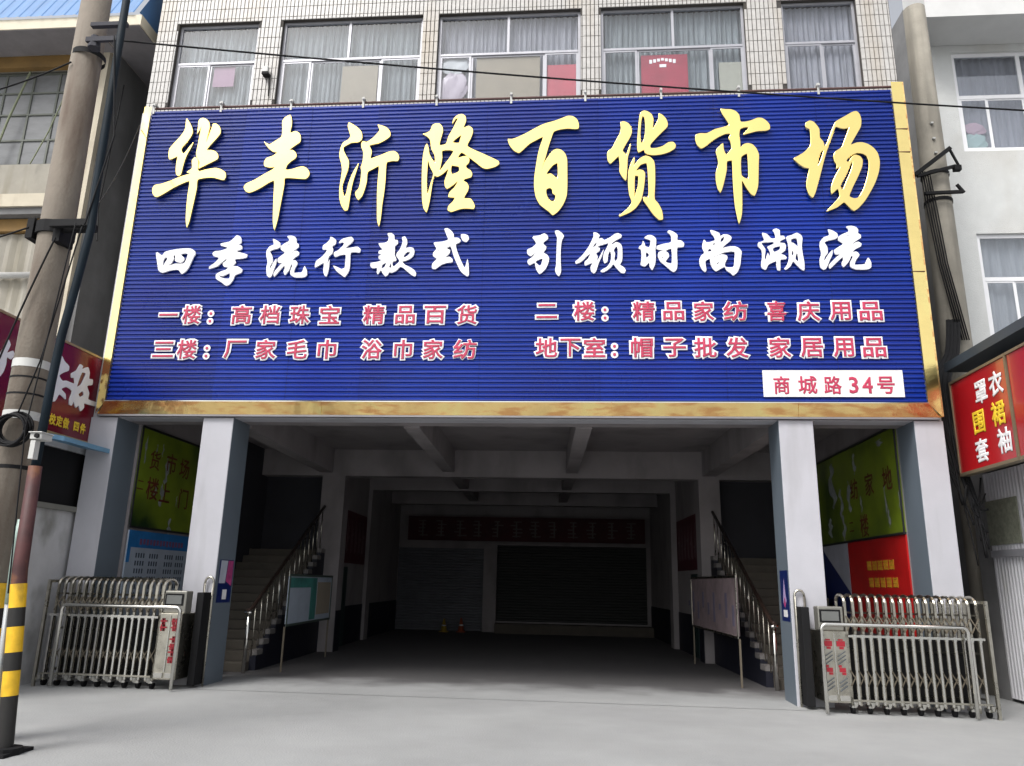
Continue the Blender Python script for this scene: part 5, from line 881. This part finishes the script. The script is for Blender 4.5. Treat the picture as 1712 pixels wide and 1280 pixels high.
# alley infill walls
tag(Box(-9.15, -8.04, 7, 7.3, 0, 13).build('alley_wall', DGREY, loc=(-8.6, 7, 0)), 'dark grey wall closing the narrow alley left of the market building', 'wall')
tag(Box(5.56, 7.9, 7.0, 7.3, 0, 15).build('alley_wall', DGREY, loc=(6.7, 7, 0)), 'dark grey wall closing the narrow alley right of the market building', 'wall')
# right pole
PR = empty('utility_pole', (6.98, 2.2, 0), 'grey concrete pole between the blue board and the right building', 'utility pole')
MB().tube([(6.97, 2.2, 0), (6.97, 2.2, 6), (6.99, 2.2, 13.3)], [.28, .265, .205], 20).build('shaft', POLE2, PR, smooth=True)
for z0 in (8.84, 9.42): MB().tube([(6.98, 2.2, z0), (6.98, 2.2, z0+.07)], .252, 18, cap=False).build('strap', BLK, PR)
mm = MB()
for p, q_, w_ in [((6.441, 1.853, 9.301), (7.128, 1.796, 9.828), 0.07), ((6.486, 1.853, 9.278), (7.197, 1.83, 9.462), 0.055), ((7.105, 1.796, 9.828), (7.243, 1.807, 9.462), 0.035), ((6.589, 1.853, 8.911), (7.266, 1.83, 8.923), 0.055), ((7.174, 1.83, 9.072), (7.289, 1.83, 8.9), 0.045), ((7.151, 1.818, 9.404), (7.277, 1.818, 9.404), 0.1)]: mm.bar(p, q_, w_)
mm.build('bracket', BLK, PR)
for z0 in (10.48, 10.14, 9.83): MB().bar((6.93, 1.93, z0), (6.93, 1.98, z0), .05, .03).build('bolt', PLASW, PR)
# bundle of cables hanging in the right alley
for i in range(12):
    rnd = random.Random(20+i); pts = []; x0 = 5.70+.026*i; zl = 2.0+.12*(i*5 % 12)
    key = [(6.72+.02*i, 1.92, 6.4), (6.35+.02*i, 1.35, 5.6), (x0+.12, .78, 5.0), (x0, .55, 4.4), (x0+.06+rnd.uniform(-.06, .06), .50, 3.6), (x0+.18+rnd.uniform(-.05, .08), .45, 2.9), (x0+.27+rnd.uniform(-.05, .05), .42, zl)]
    for k in range(len(key)-1):
        p0, p1, p2, p3 = key[max(0, k-1)], key[k], key[k+1], key[min(len(key)-1, k+2)]
        for t in (0, .25, .5, .75): pts.append(tuple(.5*((2*b)+(c-a)*t+(2*a-5*b+4*c-d)*t*t+(-a+3*b-3*c+d)*t**3) for a, b, c, d in zip(p0, p1, p2, p3)))
    pts.append(key[-1])
    tag(MB().tube(pts, .010+.005*(i % 3), 6).build('hanging_cable', CABLE, smooth=True), 'black cable in the tangled bundle beside the right red sign', 'cable', 'cables hanging in the right alley')
for i in range(5):
    a = i*.04; tag(MB().tube([(6.58+a, 1.9, 9.4), (6.62+a*1.2, 1.92, 8.7-a), (6.70+a, 1.9, 7.5), (6.88+a, 1.86, 6.0)], .011+.003*(i % 2), 6).build('hanging_cable', CABLE, smooth=True), 'black cable dropping from the black bracket on the right pole', 'cable', 'cables on the right pole')
o = empty('floodlight', (-5.75, .1, 10.6), 'small white floodlight on the tiles beside the second upper window', 'lamp')
Box(-5.80, -5.69, -.02, .06, 10.66, 10.78).build('lamp_head', PLASW, o, bevel=.008); Box(-5.79, -5.67, -.04, .09, 10.60, 10.65).build('bracket', BLK, o); MB().tube([(-5.68, .06, 10.6), (-5.66, .07, 10.2)], .012, 6).build('lead', CABLE, o)
